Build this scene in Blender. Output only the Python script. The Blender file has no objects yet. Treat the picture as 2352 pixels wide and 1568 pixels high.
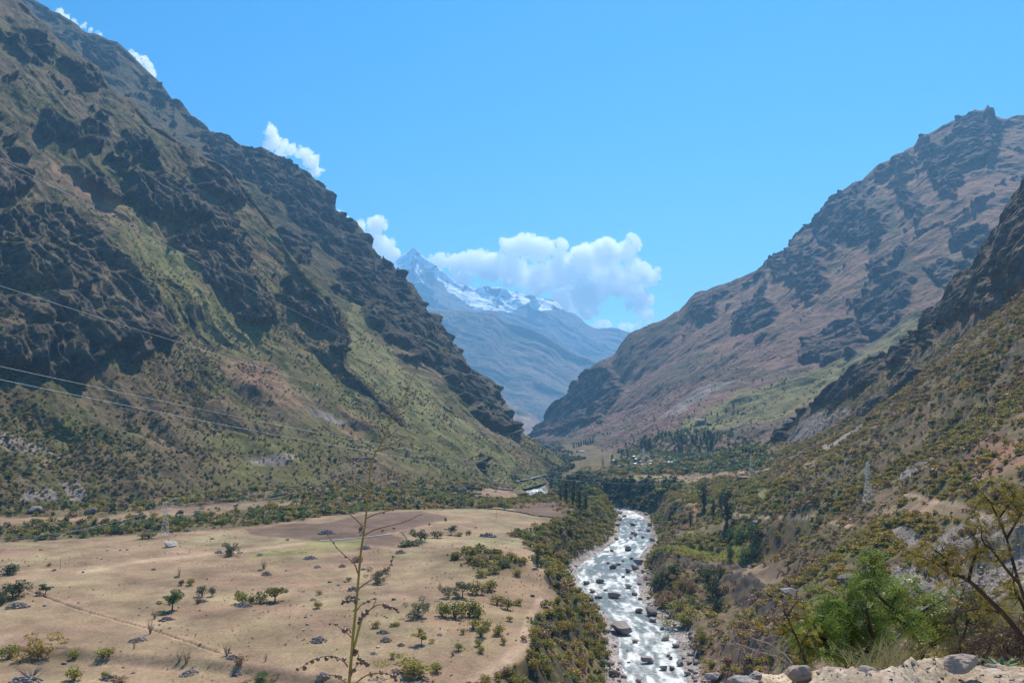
import bpy, bmesh, math, random
import numpy as np
from mathutils import Vector, Matrix
R = math.radians
sc = bpy.context.scene
COL = sc.collection

# ------------------------------------------------------------------ camera
F = 1882.0                    # focal length measured on a 2352 px wide picture
HV = 950.0                    # picture row of the true horizon
PITCH = math.atan((HV-784)/F)
cam_d = bpy.data.cameras.new('camera'); cam = bpy.data.objects.new('camera', cam_d); COL.objects.link(cam)
cam_d.sensor_width = 36.0; cam_d.lens = 36.0*F/2352.0
cam_d.clip_start = 0.2; cam_d.clip_end = 60000
cam.location = (0, 0, 0); cam.rotation_euler = (math.pi/2+PITCH, 0, 0)
sc.camera = cam

# ------------------------------------------------------------------ light
SUN_EL, SUN_AZ = R(57), R(20)       # azimuth clockwise from +Y
w = bpy.data.worlds.new('World'); sc.world = w; w.use_nodes = True
nt = w.node_tree; bg = nt.nodes['Background']
sky = nt.nodes.new('ShaderNodeTexSky'); sky.sky_type = 'NISHITA'; sky.sun_disc = False
sky.sun_elevation = SUN_EL; sky.sun_rotation = SUN_AZ
sky.altitude = 2600; sky.air_density = 1.15; sky.dust_density = 0.6; sky.ozone_density = 2.2
hsv = nt.nodes.new('ShaderNodeHueSaturation'); hsv.inputs['Hue'].default_value = .493; hsv.inputs['Saturation'].default_value = 1.45
nt.links.new(sky.outputs[0], hsv.inputs['Color']); nt.links.new(hsv.outputs[0], bg.inputs['Color']); bg.inputs['Strength'].default_value = 0.12
sd = bpy.data.lights.new('sun', 'SUN'); sun = bpy.data.objects.new('sun', sd); COL.objects.link(sun)
sd.energy = 5.0; sd.angle = R(0.53); sd.color = (1.0, 0.925, 0.79)
sv = Vector((math.sin(SUN_AZ)*math.cos(SUN_EL), math.cos(SUN_AZ)*math.cos(SUN_EL), math.sin(SUN_EL)))
sun.rotation_euler = sv.to_track_quat('Z', 'Y').to_euler()
sc.view_settings.view_transform = 'Standard'; sc.view_settings.look = 'None'
sc.view_settings.exposure = 0.46; sc.view_settings.gamma = 1.0
cy = sc.cycles
cy.use_denoising = True
cy.max_bounces = 24; cy.diffuse_bounces = 2; cy.glossy_bounces = 2; cy.transmission_bounces = 2
cy.transparent_max_bounces = 6; cy.volume_bounces = 24
cy.caustics_reflective = False; cy.caustics_refractive = False
cy.sample_clamp_indirect = 4.0
sc.render.use_persistent_data = False

rng = np.random.default_rng(7); random.seed(7)

# ------------------------------------------------------------------ geometry of the view, used to survey points of the place
CP, SP = math.cos(PITCH), math.sin(PITCH)
def ray(u, v):
    a = (np.asarray(u, float)-1176)/F; b = (784-np.asarray(v, float))/F
    return np.stack([a, CP-b*SP+0*a, SP+b*CP+0*a], -1)
def at_y(u, v, y):
    d = ray(u, v); return d*(np.asarray(y, float)/d[..., 1])[..., None]
def at_z(u, v, z):
    d = ray(u, v); return d*(np.asarray(z, float)/d[..., 2])[..., None]
def proj(P):
    P = np.asarray(P, float)
    f = P[..., 1]*CP+P[..., 2]*SP; f = np.where(f < 0.01, 0.01, f)
    return 1176+F*P[..., 0]/f, 784-F*(-P[..., 1]*SP+P[..., 2]*CP)/f

# ------------------------------------------------------------------ noise
_T = np.random.default_rng(3).random((64, 64, 64)).astype(np.float32)*2-1
def vnoise(P):
    P = np.asarray(P, np.float32); i = np.floor(P).astype(np.int32); f = P-i
    f = f*f*(3-2*f); i0 = i & 63; i1 = (i+1) & 63
    x0, y0, z0 = i0[..., 0], i0[..., 1], i0[..., 2]; x1, y1, z1 = i1[..., 0], i1[..., 1], i1[..., 2]
    fx, fy, fz = f[..., 0], f[..., 1], f[..., 2]
    def L(a, b, t): return a+(b-a)*t
    c0 = L(L(_T[x0, y0, z0], _T[x1, y0, z0], fx), L(_T[x0, y1, z0], _T[x1, y1, z0], fx), fy)
    c1 = L(L(_T[x0, y0, z1], _T[x1, y0, z1], fx), L(_T[x0, y1, z1], _T[x1, y1, z1], fx), fy)
    return L(c0, c1, fz)
ROT = np.array([[.8, .36, -.48], [-.36, .93, .1], [.48, .1, .87]], np.float32)
def fbm(P, o=4, g=0.5):
    P = np.asarray(P, np.float32); s = 0; a = 1; t = 0
    for k in range(o):
        s = s+a*vnoise(P); t += a; a *= g; P = (P@ROT)*2.03+17.3
    return s/t
def ridged(P, o=4, g=0.55):
    P = np.asarray(P, np.float32); s = 0; a = 1; t = 0
    for k in range(o):
        s = s+a*(1-2*np.abs(vnoise(P))); t += a; a *= g; P = (P@ROT)*2.03+11.7
    return s/t
def sstep(a, b, x):
    t = np.clip((x-a)/(b-a), 0, 1); return t*t*(3-2*t)
def pip(poly, U, V):
    U = np.asarray(U); V = np.asarray(V); r = np.zeros(U.shape, bool); n = len(poly)
    xs = [p[0] for p in poly]; ys = [p[1] for p in poly]
    m = (U > min(xs)) & (U < max(xs)) & (V > min(ys)) & (V < max(ys))
    if not m.any(): return r
    u = U[m]; v = V[m]; q = np.zeros(u.shape, bool)
    for i in range(n):
        x1, y1 = poly[i]; x2, y2 = poly[(i+1) % n]
        if y1 == y2: continue
        q ^= ((y1 > v) != (y2 > v)) & (u < (x2-x1)*(v-y1)/(y2-y1)+x1)
    r[m] = q; return r
def polydist(pts, X, Y):
    """distance to a polyline in the ground plane, and the arc parameter (index+t)"""
    pts = np.asarray(pts, float); best = np.full(X.shape, 1e9); par = np.zeros(X.shape)
    for i in range(len(pts)-1):
        ax, ay = pts[i][:2]; bx, by = pts[i+1][:2]; dx, dy = bx-ax, by-ay
        t = np.clip(((X-ax)*dx+(Y-ay)*dy)/(dx*dx+dy*dy), 0, 1)
        d = np.hypot(X-ax-t*dx, Y-ay-t*dy); m = d < best
        best = np.where(m, d, best); par = np.where(m, i+t, par)
    return best, par

# ------------------------------------------------------------------ materials
def hexc(r, g, b): return tuple(((c/255+.055)/1.055)**2.4 if c > 10 else c/255/12.92 for c in (r, g, b))
def newmat(name):
    m = bpy.data.materials.new(name); m.use_nodes = True
    n = m.node_tree.nodes; n.clear(); return m, n, m.node_tree.links
def N(n, t, **k):
    x = n.new(t)
    for a, b in k.items():
        if a.startswith('i_'): x.inputs[a[2:].replace('_', ' ')].default_value = b
        else: setattr(x, a, b)
    return x
def noise_node(n, l, vec, scale, detail=6, rough=.6):
    t = N(n, 'ShaderNodeTexNoise'); t.inputs['Scale'].default_value = scale
    t.inputs['Detail'].default_value = detail; t.inputs['Roughness'].default_value = rough
    l.new(vec, t.inputs['Vector']); return t
def ramp(n, l, fac, stops):
    r = N(n, 'ShaderNodeValToRGB'); e = r.color_ramp.elements
    while len(e) < len(stops): e.new(.5)
    for x, (p, c) in zip(e, stops):
        x.position = p; x.color = (c, c, c, 1) if isinstance(c, (int, float)) else (*c, 1)
    l.new(fac, r.inputs[0]); return r
def math_(n, l, op, a, b):
    m = N(n, 'ShaderNodeMath', operation=op)
    for i, x in enumerate((a, b)):
        if isinstance(x, (int, float)): m.inputs[i].default_value = x
        else: l.new(x, m.inputs[i])
    return m.outputs[0]
def terrain_mat(name, sc1, sc2, bump, bscale, rough=.95):
    """ground cover: the surveyed tint of each spot (attribute) broken up by three sizes of noise"""
    m, n, l = newmat(name)
    out = N(n, 'ShaderNodeOutputMaterial'); bs = N(n, 'ShaderNodeBsdfPrincipled'); l.new(bs.outputs[0], out.inputs[0])
    bs.inputs['Roughness'].default_value = rough; bs.inputs['Specular IOR Level'].default_value = .15
    at = N(n, 'ShaderNodeAttribute', attribute_name='tint'); tc = N(n, 'ShaderNodeTexCoord')
    v = tc.outputs['Object']
    a = noise_node(n, l, v, sc1, 5, .65); b = noise_node(n, l, v, sc2, 4, .7)
    ra = ramp(n, l, a.outputs[0], [(.3, .62), (.7, 1.38)]); rb = ramp(n, l, b.outputs[0], [(.25, .6), (.75, 1.4)])
    m1 = N(n, 'ShaderNodeMix', data_type='RGBA', blend_type='MULTIPLY'); m1.inputs[0].default_value = 1
    l.new(at.outputs['Color'], m1.inputs[6]); l.new(ra.outputs[0], m1.inputs[7])
    m2 = N(n, 'ShaderNodeMix', data_type='RGBA', blend_type='MULTIPLY'); m2.inputs[0].default_value = 1
    l.new(m1.outputs[2], m2.inputs[6]); l.new(rb.outputs[0], m2.inputs[7])
    hs = N(n, 'ShaderNodeHueSaturation'); l.new(m2.outputs[2], hs.inputs['Color'])
    c = noise_node(n, l, v, sc1*.6, 3, .5); rc = ramp(n, l, c.outputs[0], [(.3, .485), (.7, .515)]); l.new(rc.outputs[0], hs.inputs['Hue'])
    l.new(hs.outputs[0], bs.inputs['Base Color'])
    h = noise_node(n, l, v, bscale, 8, .68)
    bp = N(n, 'ShaderNodeBump'); bp.inputs['Strength'].default_value = 1; bp.inputs['Distance'].default_value = bump
    l.new(h.outputs[0], bp.inputs['Height']); l.new(bp.outputs[0], bs.inputs['Normal'])
    return m
def simple_mat(name, col, rough=.8, metal=0, var=.25, scale=3, bump=0, spec=.3, trans=0):
    m, n, l = newmat(name)
    out = N(n, 'ShaderNodeOutputMaterial'); bs = N(n, 'ShaderNodeBsdfPrincipled'); l.new(bs.outputs[0], out.inputs[0])
    bs.inputs['Roughness'].default_value = rough; bs.inputs['Metallic'].default_value = metal
    bs.inputs['Specular IOR Level'].default_value = spec
    tc = N(n, 'ShaderNodeTexCoord'); a = noise_node(n, l, tc.outputs['Object'], scale, 6, .65)
    r = ramp(n, l, a.outputs[0], [(.25, tuple(c*(1-var) for c in col)), (.75, tuple(min(1, c*(1+var)) for c in col))])
    l.new(r.outputs[0], bs.inputs['Base Color'])
    if bump:
        bp = N(n, 'ShaderNodeBump'); bp.inputs['Distance'].default_value = bump
        l.new(a.outputs[0], bp.inputs['Height']); l.new(bp.outputs[0], bs.inputs['Normal'])
    return m
def leaf_mat(name, cols, trans=.35, rough=.55):
    """foliage: colour varies from plant to plant and over the ground; part of the light passes through"""
    m, n, l = newmat(name)
    out = N(n, 'ShaderNodeOutputMaterial'); mx = N(n, 'ShaderNodeMixShader'); mx.inputs[0].default_value = trans
    bs = N(n, 'ShaderNodeBsdfPrincipled'); bs.inputs['Roughness'].default_value = rough; bs.inputs['Specular IOR Level'].default_value = .25
    tr = N(n, 'ShaderNodeBsdfTranslucent')
    oi = N(n, 'ShaderNodeObjectInfo'); geo = N(n, 'ShaderNodeNewGeometry')
    nz = noise_node(n, l, geo.outputs['Position'], .013, 3, .6)
    s = math_(n, l, 'ADD', math_(n, l, 'MULTIPLY', oi.outputs['Random'], .55), math_(n, l, 'MULTIPLY', math_(n, l, 'SUBTRACT', nz.outputs[0], .25), .9))
    k = len(cols); r = ramp(n, l, s, [(i/(k-1)*.9+.05, c) for i, c in enumerate(cols)])
    fine = noise_node(n, l, geo.outputs['Position'], 1.6, 3, .6); rf = ramp(n, l, fine.outputs[0], [(.3, .6), (.7, 1.35)])
    mm = N(n, 'ShaderNodeMix', data_type='RGBA', blend_type='MULTIPLY'); mm.inputs[0].default_value = 1
    l.new(r.outputs[0], mm.inputs[6]); l.new(rf.outputs[0], mm.inputs[7])
    l.new(mm.outputs[2], bs.inputs['Base Color']); l.new(mm.outputs[2], tr.inputs['Color'])
    l.new(bs.outputs[0], mx.inputs[1]); l.new(tr.outputs[0], mx.inputs[2]); l.new(mx.outputs[0], out.inputs[0])
    return m

# ------------------------------------------------------------------ object helpers
def tag(o, label=None, cat=None, group=None, kind=None):
    if label: o['label'] = label
    if cat: o['category'] = cat
    if group: o['group'] = group
    if kind: o['kind'] = kind
    return o
def empty(name, loc, label, cat, group=None, rz=0, s=1):
    o = bpy.data.objects.new(name, None); COL.objects.link(o); o.location = loc; o.rotation_euler = (0, 0, rz); o.scale = (s, s, s)
    o.empty_display_size = .2
    return tag(o, label, cat, group)
def mesh_np(name, V, Fc, mat=None, smooth=False, parent=None):
    V = np.ascontiguousarray(V, np.float32).reshape(-1, 3); Fc = np.ascontiguousarray(Fc, np.int32); k = Fc.shape[1]
    me = bpy.data.meshes.new(name); me.vertices.add(len(V)); me.vertices.foreach_set('co', V.ravel())
    me.loops.add(Fc.size); me.loops.foreach_set('vertex_index', Fc.ravel())
    me.polygons.add(len(Fc)); me.polygons.foreach_set('loop_start', np.arange(0, Fc.size, k, dtype=np.int32))
    me.update(calc_edges=True)
    if smooth: me.polygons.foreach_set('use_smooth', np.ones(len(Fc), bool))
    if mat: me.materials.append(mat)
    return me
def obj(name, me, parent=None):
    o = bpy.data.objects.new(name, me); COL.objects.link(o); o.parent = parent; return o
def grid_mesh(name, G, tint, mat, smooth=True):
    nr, nc = G.shape[:2]; i = np.arange(nr*nc).reshape(nr, nc)
    Fc = np.stack([i[:-1, :-1], i[:-1, 1:], i[1:, 1:], i[1:, :-1]], -1).reshape(-1, 4)
    me = mesh_np(name, G, Fc, mat, smooth)
    a = me.color_attributes.new('tint', 'FLOAT_COLOR', 'POINT')
    c = np.ones((nr*nc, 4), np.float32); c[:, :3] = tint.reshape(-1, 3); a.data.foreach_set('color', c.ravel())
    return obj(name, me)
def gnormals(G):
    du = np.gradient(G, axis=1); dr = np.gradient(G, axis=0); n = np.cross(du, dr)
    n /= np.linalg.norm(n, axis=-1, keepdims=True)+1e-9
    n *= np.where((n*G).sum(-1, keepdims=True) > 0, -1, 1)   # towards the valley, where the camera is
    return n
def smooth2(A, k):
    for _ in range(k):
        A = A.copy(); A[1:-1] = (A[:-2]+A[1:-1]*2+A[2:])/4; A[:, 1:-1] = (A[:, :-2]+A[:, 1:-1]*2+A[:, 2:])/4
    return A

# ================================================================== THE GROUND OF THE VALLEY
RIV = np.array([  # x, y, half width, water level
 (-260, 40, 14, -104), (-110, 95, 14, -104.3), (-20, 160, 13, -104.6), (40, 240, 13, -104.8), *[((l_+r_)/2, y_, (r_-l_)/2, z_) for l_, r_, y_, z_ in [(float(at_z(a_, v_, z_)[0]), float(at_z(b_, v_, z_)[0]), float(at_z(a_, v_, z_)[1]), z_) for v_, a_, b_, z_ in
  [(1568, 1444, 1577, -105), (1514, 1424, 1561, -105.1), (1450, 1422, 1545, -105.2), (1401, 1385, 1478, -105.3), (1369, 1348, 1468, -105.4), (1330, 1326, 1462, -105.5), (1300, 1330, 1458, -105.6), (1272, 1376, 1470, -105.7), (1240, 1420, 1496, -105.9), (1214, 1425, 1487, -106.2), (1188, 1430, 1478, -106.5), (1174, 1412, 1452, -106.8)]]],
 (98, 930, 12, -107.5), (64, 1000, 12, -108.5), (40, 1100, 12, -110), (30, 1200, 14, -111.5), (26, 1277, 17, -112.5),
 (22, 1350, 15, -113.5), (40, 1440, 12, -115), (90, 1600, 12, -117), (60, 1900, 12, -120), (80, 2500, 12, -126), (150, 4000, 12, -140)])
def river_fields(X, Y):
    d, t = polydist(RIV, X, Y)
    hw = np.interp(t, np.arange(len(RIV)), RIV[:, 2]); zr = np.interp(t, np.arange(len(RIV)), RIV[:, 3])
    xc = np.interp(t, np.arange(len(RIV)), RIV[:, 0])
    return d-hw, zr, t, X > xc
CPTS = np.array([
 # left terrace with the fields
 (-350, 500, -74), (-140, 250, -75.5), (-200, 400, -75), (0, 300, -75), (-250, 700, -73), (-100, 600, -75), (-100, 800, -77), (0, 480, -75.3),
 (10, 700, -79), (60, 672, -79), (-60, 180, -76), (-150, 150, -75), (-400, 350, -73), (-300, 200, -74), (-500, 480, -70), (-20, 950, -86), (26, 1000, -101), (0, 1050, -100), (45, 950, -97),
 (26, 1150, -110), (60, 860, -87), (-60, 930, -82), (-150, 900, -77), (80, 780, -84), (-300, 600, -73.5), (-60, 400, -75.2), (20, 400, -75), (-600, 600, -66),
 # under and in front of the viewpoint
 (0, 12, -9), (0, 30, -20), (0, 60, -40), (0, 110, -68), (-40, 0, -16), (-60, 60, -58), (20, 30, -13), (3, 7, -2.6), (5, 10, -3.4), (8, 14, -5.5), (-3, 7, -5), (50, 80, -22), (46, 150, -47), (30, 200, -66), (0, 200, -78), (25, 70, -30),
 # right bank and the little maize terrace
 (60, 205, -58), (70, 270, -75), (83, 370, -98), (92, 330, -86), (107, 350, -80), (103, 310, -73), (96, 500, -90), (118, 553, -90), (150, 545, -88.5), (150, 500, -88),
 (108, 440, -99), (90, 470, -98), (130, 445, -92), (137, 460, -84), (136, 380, -71), (159, 520, -69), (170, 640, -72), (160, 700, -76), (150, 600, -80),
 (135, 640, -88), (150, 760, -82), (190, 760, -72), (150, 880, -78),
 # right hillside
 (100, 160, -21), (181, 414, -46), (203, 690, -59), (245, 500, -27), (219, 350, -9), (375, 600, 80), (308, 800, -32), (120, 80, 5), (300, 250, 60), (400, 420, 110),
 (520, 800, 130), (520, 600, 190), (360, 1000, -30), (330, 1150, -48), (600, 1000, 120), (160, 300, -38),
 # village terrace and beyond
 (90, 930, -76), (130, 925, -76), (200, 940, -74), (245, 1100, -73), (140, 1100, -76), (245, 1283, -74), (150, 1300, -79), (330, 1300, -66), (80, 1080, -80), (70, 1300, -88), (90, 1250, -82),
 (90, 1450, -88), (290, 1450, -70), (200, 1500, -76), (132, 2000, -84), (60, 1700, -95), (450, 1400, -40), (150, 2600, -92), (400, 2200, -60), (0, 2300, -95), (0, 3600, -110), (500, 3600, -90),
 (-80, 1100, -70), (0, 1250, -98), (30, 1450, -104), (-200, 1300, -60), (-100, 1600, -80), (-500, 1200, -60), (-900, 800, -60), (900, 1200, 60), (700, 300, 200)], float)
def _k(d2): return np.sqrt(d2+30.0**2)
_A = _k(((CPTS[:, None, :2]-CPTS[None, :, :2])**2).sum(-1)); _n = len(CPTS)
_W = np.linalg.solve(np.block([[_A+np.eye(_n)*.5*-1, np.ones((_n, 1))], [np.ones((1, _n)), np.zeros((1, 1))]]), np.append(CPTS[:, 2], 0))
def plateau(X, Y):
    X = np.asarray(X, float); s = X.shape; x = X.ravel(); y = np.asarray(Y, float).ravel(); o = np.empty(x.shape)
    for i in range(0, len(x), 100000):
        k = slice(i, i+100000)
        o[k] = _k((x[k, None]-CPTS[:, 0])**2+(y[k, None]-CPTS[:, 1])**2)@_W[:-1]+_W[-1]
    return o.reshape(s)
SCARP = at_z(np.array([-150, 0, 80, 230, 480, 620, 760, 900]), np.array([1470, 1478, 1480, 1493, 1508, 1523, 1540, 1560]), -75.0)
def ground_h(X, Y, detail=True):
    X = np.asarray(X, float); Y = np.asarray(Y, float)
    P = plateau(X, Y); Q = np.stack([X, Y, 0*X], -1)
    d, zr, t, right = river_fields(X, Y)
    flat = sstep(60, 0, np.abs(P+75.5)*6)*(X < 60)*(Y < 860)
    # step down to the lowest field at the foot of the picture
    sy = np.interp(X, SCARP[:, 0], SCARP[:, 1]); sw = sstep(20, -10, X)
    P = P-2.6*sstep(1.0, -3.5, Y-sy+1.2*fbm(Q/14, 2))*sw*sstep(-20, -60, -Y)
    rough = 1-flat*.94
    P = P+rough*(fbm(Q/42, 4)*4.2+ridged(Q/17+5, 3)*1.2*sstep(120, 60, np.hypot(X, Y-60))*0)+(.25+rough*.7)*fbm(Q/6+9, 3)
    hill = sstep(120, 200, X-.02*Y)*sstep(1300, 800, Y)
    P = P+hill*(ridged((Q+25*fbm(Q/80, 2)[..., None])/np.array([48, 60, 50]), 4)*5-2)+sstep(60, 150, X)*sstep(1300, 900, Y)*fbm(Q/11+60, 3)*1.3
    wob = fbm(Q/16, 4)*8+fbm(Q/50+7, 2)*5
    dd = d+wob*sstep(6, 20, d)
    beach = np.where(right, 8.0, 5.0)+fbm(Q/30+31, 2)*4
    sl = np.where(right, 1.15, .92)+.5*fbm(Q/45+3, 2)
    bank = np.where(dd < beach, .12+.17*np.clip(dd, 0, 99), .12+.17*beach+(dd-beach)*sl)
    bank = np.where(d < 0, np.maximum(d*.5, -2.5), bank)+fbm(Q/3.5, 2)*.45*sstep(-2, 3, d)
    bed = zr+bank
    k = 3.0; h = np.clip(.5+.5*(P-bed)/k, 0, 1)
    z = P*(1-h)+bed*h-k*h*(1-h)
    return z, d, zr, right, (P-bed)
PX = dict(   # outlines surveyed on the picture of things that are different soil
 plough=[[(680, 1212), (870, 1176), (960, 1172), (1028, 1184), (1020, 1196), (900, 1222), (845, 1218)], [(560, 1214), (690, 1200), (860, 1214), (930, 1236), (905, 1256), (700, 1240), (575, 1226)],
         [(1168, 1160), (1240, 1150), (1300, 1156), (1318, 1168), (1296, 1192), (1240, 1184), (1180, 1172)], [(200, 1186), (420, 1160), (600, 1150), (640, 1160), (430, 1182), (250, 1192)]],
 green=[[(600, 1260), (790, 1232), (840, 1240), (820, 1266), (700, 1276), (560, 1284)], [(1560, 1270), (1700, 1296), (1760, 1290), (1700, 1262), (1600, 1255), (1500, 1262)],
        [(1737, 1118), (1764, 1124), (1760, 1152), (1736, 1146)], [(370, 1022), (440, 1018), (470, 1062), (440, 1072), (390, 1050)], [(1440, 1098), (1530, 1096), (1540, 1103), (1440, 1105)]],
 tan=[[(1540, 1300), (1800, 1292), (1810, 1330), (1740, 1345), (1650, 1318)], [(0, 1188), (200, 1188), (420, 1168), (700, 1150), (690, 1158), (430, 1184), (200, 1198), (0, 1206)],
      [(1370, 1102), (1480, 1092), (1640, 1086), (1720, 1078), (1740, 1086), (1600, 1104), (1480, 1112)],
      [(1990, 1180), (2100, 1150), (2350, 1180), (2350, 1200), (2100, 1180)], [(1080, 1130), (1150, 1118), (1200, 1138), (1160, 1150), (1090, 1145)]],
 brown=[[(1680, 1440), (1790, 1410), (1900, 1500), (1850, 1600), (1600, 1600), (1620, 1500)]],
 scree=[[(2035, 1317), (2122, 1272), (2167, 1224), (2232, 1191), (2420, 1175), (2420, 1330), (2352, 1343), (2283, 1378), (2232, 1391), (2167, 1420), (2119, 1411), (2086, 1372), (2054, 1353)],
        [(2054, 1207), (2120, 1215), (2110, 1250), (2050, 1240)], [(0, 970), (60, 975), (150, 1015), (160, 1035), (90, 1022), (0, 1000)],
        [(40, 1135), (120, 1110), (190, 1115), (200, 1150), (120, 1158), (60, 1152)], [(1770, 1020), (1830, 985), (1960, 960), (2000, 975), (1900, 1035), (1800, 1040)], [(560, 1052), (640, 1046), (690, 1052), (650, 1062), (590, 1064)],
        [(700, 935), (760, 945), (800, 975), (740, 965)], [(330, 755), (345, 752), (350, 770), (335, 772)], [(2060, 1090), (2110, 1060), (2150, 1050), (2110, 1085), (2070, 1110)]],
 red=[[(2150, 1090), (2250, 1020), (2420, 985), (2420, 1060), (2250, 1100)], [(1520, 1170), (1560, 1130), (1610, 1150), (1600, 1190), (1560, 1230), (1540, 1230)], [(1440, 1112), (1540, 1105), (1560, 1160), (1460, 1166)]])
LINES = dict(   # walls of earth, furrows and foot paths: pixel polylines on the fields, half width (m), darkness
 ditch=[([(62, 1352), (180, 1392), (345, 1440), (500, 1492)], .8), ([(290, 1272), (520, 1300), (700, 1340), (890, 1372)], .55), ([(1020, 1212), (1085, 1185)], .6), ([(0, 1478), (80, 1480), (150, 1484)], .8), ([(500, 1260), (700, 1268), (800, 1282), (850, 1290)], .7)],
 path=[([(1080, 1568), (1150, 1530), (1200, 1480), (1215, 1420), (1240, 1380)], 1.6), ([(2080, 1135), (2140, 1150), (2200, 1158), (2260, 1185)], 1.0), ([(1690, 1182), (1760, 1188), (1870, 1187), (1960, 1210)], 1.2), ([(1840, 1075), (1900, 1060), (1700, 1085)], 1.0), ([(180, 1315), (350, 1285), (520, 1268), (700, 1248)], .9)])
def mixc(a, c, m): return a*(1-m[..., None])+np.array(c)*m[..., None]
GRASS_DRY = (.175, .128, .068); GRASS_OLIVE = (.138, .124, .040); GRASS_GREEN = (.175, .158, .060); FIELD = (.275, .188, .115)
EARTH = (.20, .13, .082); ROCKC = (.062, .050, .048); SCREE = (.25, .20, .175); PLOUGH = (.145, .090, .068); REDE = (.25, .14, .09)
def soften(mask, k=1):
    m = mask.astype(np.float32)
    for _ in range(k):
        m[1:-1] = (m[:-2]+m[1:-1]+m[2:])/3; m[:, 1:-1] = (m[:, :-2]+m[:, 1:-1]+m[:, 2:])/3
    return m
def pmask(polys, U, V, Q, amp=8, k=1):
    """mask of surveyed outlines; the edge wanders with the ground itself"""
    ja = fbm(Q, 3)*amp; jb = fbm(Q+91, 3)*amp; r = np.zeros(U.shape, bool)
    for p in polys: r |= pip(p, U+ja, V+jb)
    return soften(r, k)

# sheet in rings around the viewpoint: fine where the ground is near
nA, nR = 1250, 900
us = np.linspace(-420, 2780, nA); y0 = np.exp(np.linspace(math.log(9), math.log(4000), nR))
y0 = np.interp(np.linspace(0, 1, nR), [0, .12, .45, .8, 1], [math.log(9), math.log(60), math.log(330), math.log(1150), math.log(4000)]); y0 = np.exp(y0)
GX = (us[None, :]-1176)/F*y0[:, None]; GY = np.repeat(y0[:, None], nA, 1)
GZ, Gd, Gzr, Gright, Gpb = ground_h(GX, GY)
G = np.stack([GX, GY, GZ], -1); GU, GV = proj(G); Q = G.astype(np.float32)
gn = gnormals(G); slope = 1-np.abs(gn[..., 2])
c1 = fbm(Q/60, 4); c2 = fbm(Q/13+40, 4); c3 = fbm(Q/3.5+80, 3)
flatm = (sstep(4.5, 2.5, np.abs(GZ+76)))*(Gpb < -1)*sstep(16, 6, GX-np.interp(GY, [200, 300, 400, 480, 560, 660, 700], [-25, 4, 8, 4, 22, 52, 70]))*sstep(0, 25, (980-GY)+0*GX)
rimL = np.interp(GU, [-420, 0, 200, 420, 600, 760, 900, 1100, 1300, 1400], [1262, 1246, 1235, 1222, 1208, 1184, 1172, 1168, 1166, 1166])
flatm = flatm*sstep(-3, 3, GV-rimL+3*c2)
tint = np.ones(G.shape)*np.array(GRASS_DRY)
tint = mixc(tint, GRASS_OLIVE, sstep(-.1, .35, c1)*.8)
tint = mixc(tint, EARTH, sstep(.0, .45, c2+.25*c3)*.75)
tint = mixc(tint, (.22, .13, .085), sstep(.15, .5, fbm(Q/31+5, 3))*.6*(GX > 60))
tint = mixc(tint, ROCKC, sstep(.22, .40, slope+.12*c2)*.85)
mos = fbm(Q/4.5+13, 3)+.5*fbm(Q/12+3, 2)
tint = mixc(tint, (.085, .074, .030), sstep(-.08, .16, mos)*.8); tint = mixc(tint, (.12, .075, .048), sstep(-.05, -.25, mos)*.55)
tint = mixc(tint, np.array(FIELD), flatm)
tint = tint*(1+(.16*c1+.12*c2+.10*c3)*flatm)[..., None]
tint = mixc(tint, (.33, .26, .15), flatm*sstep(.1, .5, fbm(Q/25+15, 4))*.55)
tint = mixc(tint, (.30, .19, .13), flatm*sstep(.15, .5, fbm(Q/18+55, 4))*.45)
tint = mixc(tint, (.24, .23, .12), sstep(.1, .6, c1+.3)*flatm*sstep(1262, 1240, GV)*.45)
bd = (Gd > -3)*sstep(11, 6, Gd+4*c2)*sstep(6, 3, GZ-Gzr)
tint = mixc(tint, (.31, .265, .24), bd); tint = tint*(1+.5*bd*c3)[..., None]
for k_, col, am, ks in (('plough', PLOUGH, 3, 2), ('tan', (.27, .18, .115), 9, 2), ('brown', (.20, .125, .085), 9, 2), ('green', (.22, .24, .075), 7, 2), ('red', REDE, 12, 2), ('scree', SCREE, 14, 1)):
    sel = GY < (700 if k_ == 'scree' else 2600)
    tint = mixc(tint, col, pmask(PX[k_], GU, GV, Q/(9 if GX is None else 14), am, ks)*sel*(.9 if k_ != 'green' else .45))
GROCK = [[(1680, 1330), (1725, 1325), (1780, 1360), (1840, 1400), (1850, 1445), (1800, 1425), (1720, 1405), (1670, 1370)], [(1238, 1222), (1300, 1203), (1325, 1240), (1305, 1292), (1250, 1262)], [(1530, 1288), (1560, 1278), (1640, 1292), (1720, 1302), (1700, 1335), (1620, 1318)], [(1530, 1190), (1560, 1160), (1590, 1180), (1560, 1240), (1535, 1250)], [(1340, 1160), (1360, 1185), (1350, 1205), (1330, 1190)], [(1940, 1335), (2000, 1330), (2010, 1345), (1950, 1352)], [(1920, 1390), (1990, 1375), (2010, 1395), (1940, 1410)]]
rkG = pmask(GROCK, GU, GV, Q/12, 12, 1)*(GY > 90)*(GY < 900)
tint = mixc(tint, ROCKC, rkG*sstep(-.3, .0, c3+.1)*.9); G[..., 2] += rkG*((ridged(Q/np.array([7, 7, 30]), 4)-.2)*3.0+.8)
brG = pmask(PX['brown'], GU, GV, Q/14, 10, 2)*(GY < 420)
G[..., 2] += brG*((ridged(Q/np.array([9, 14, 30]), 4)-.3)*1.8)
screeG = pmask(PX['scree'], GU, GV, Q/14, 14, 1)*(GY < 700)
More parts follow.
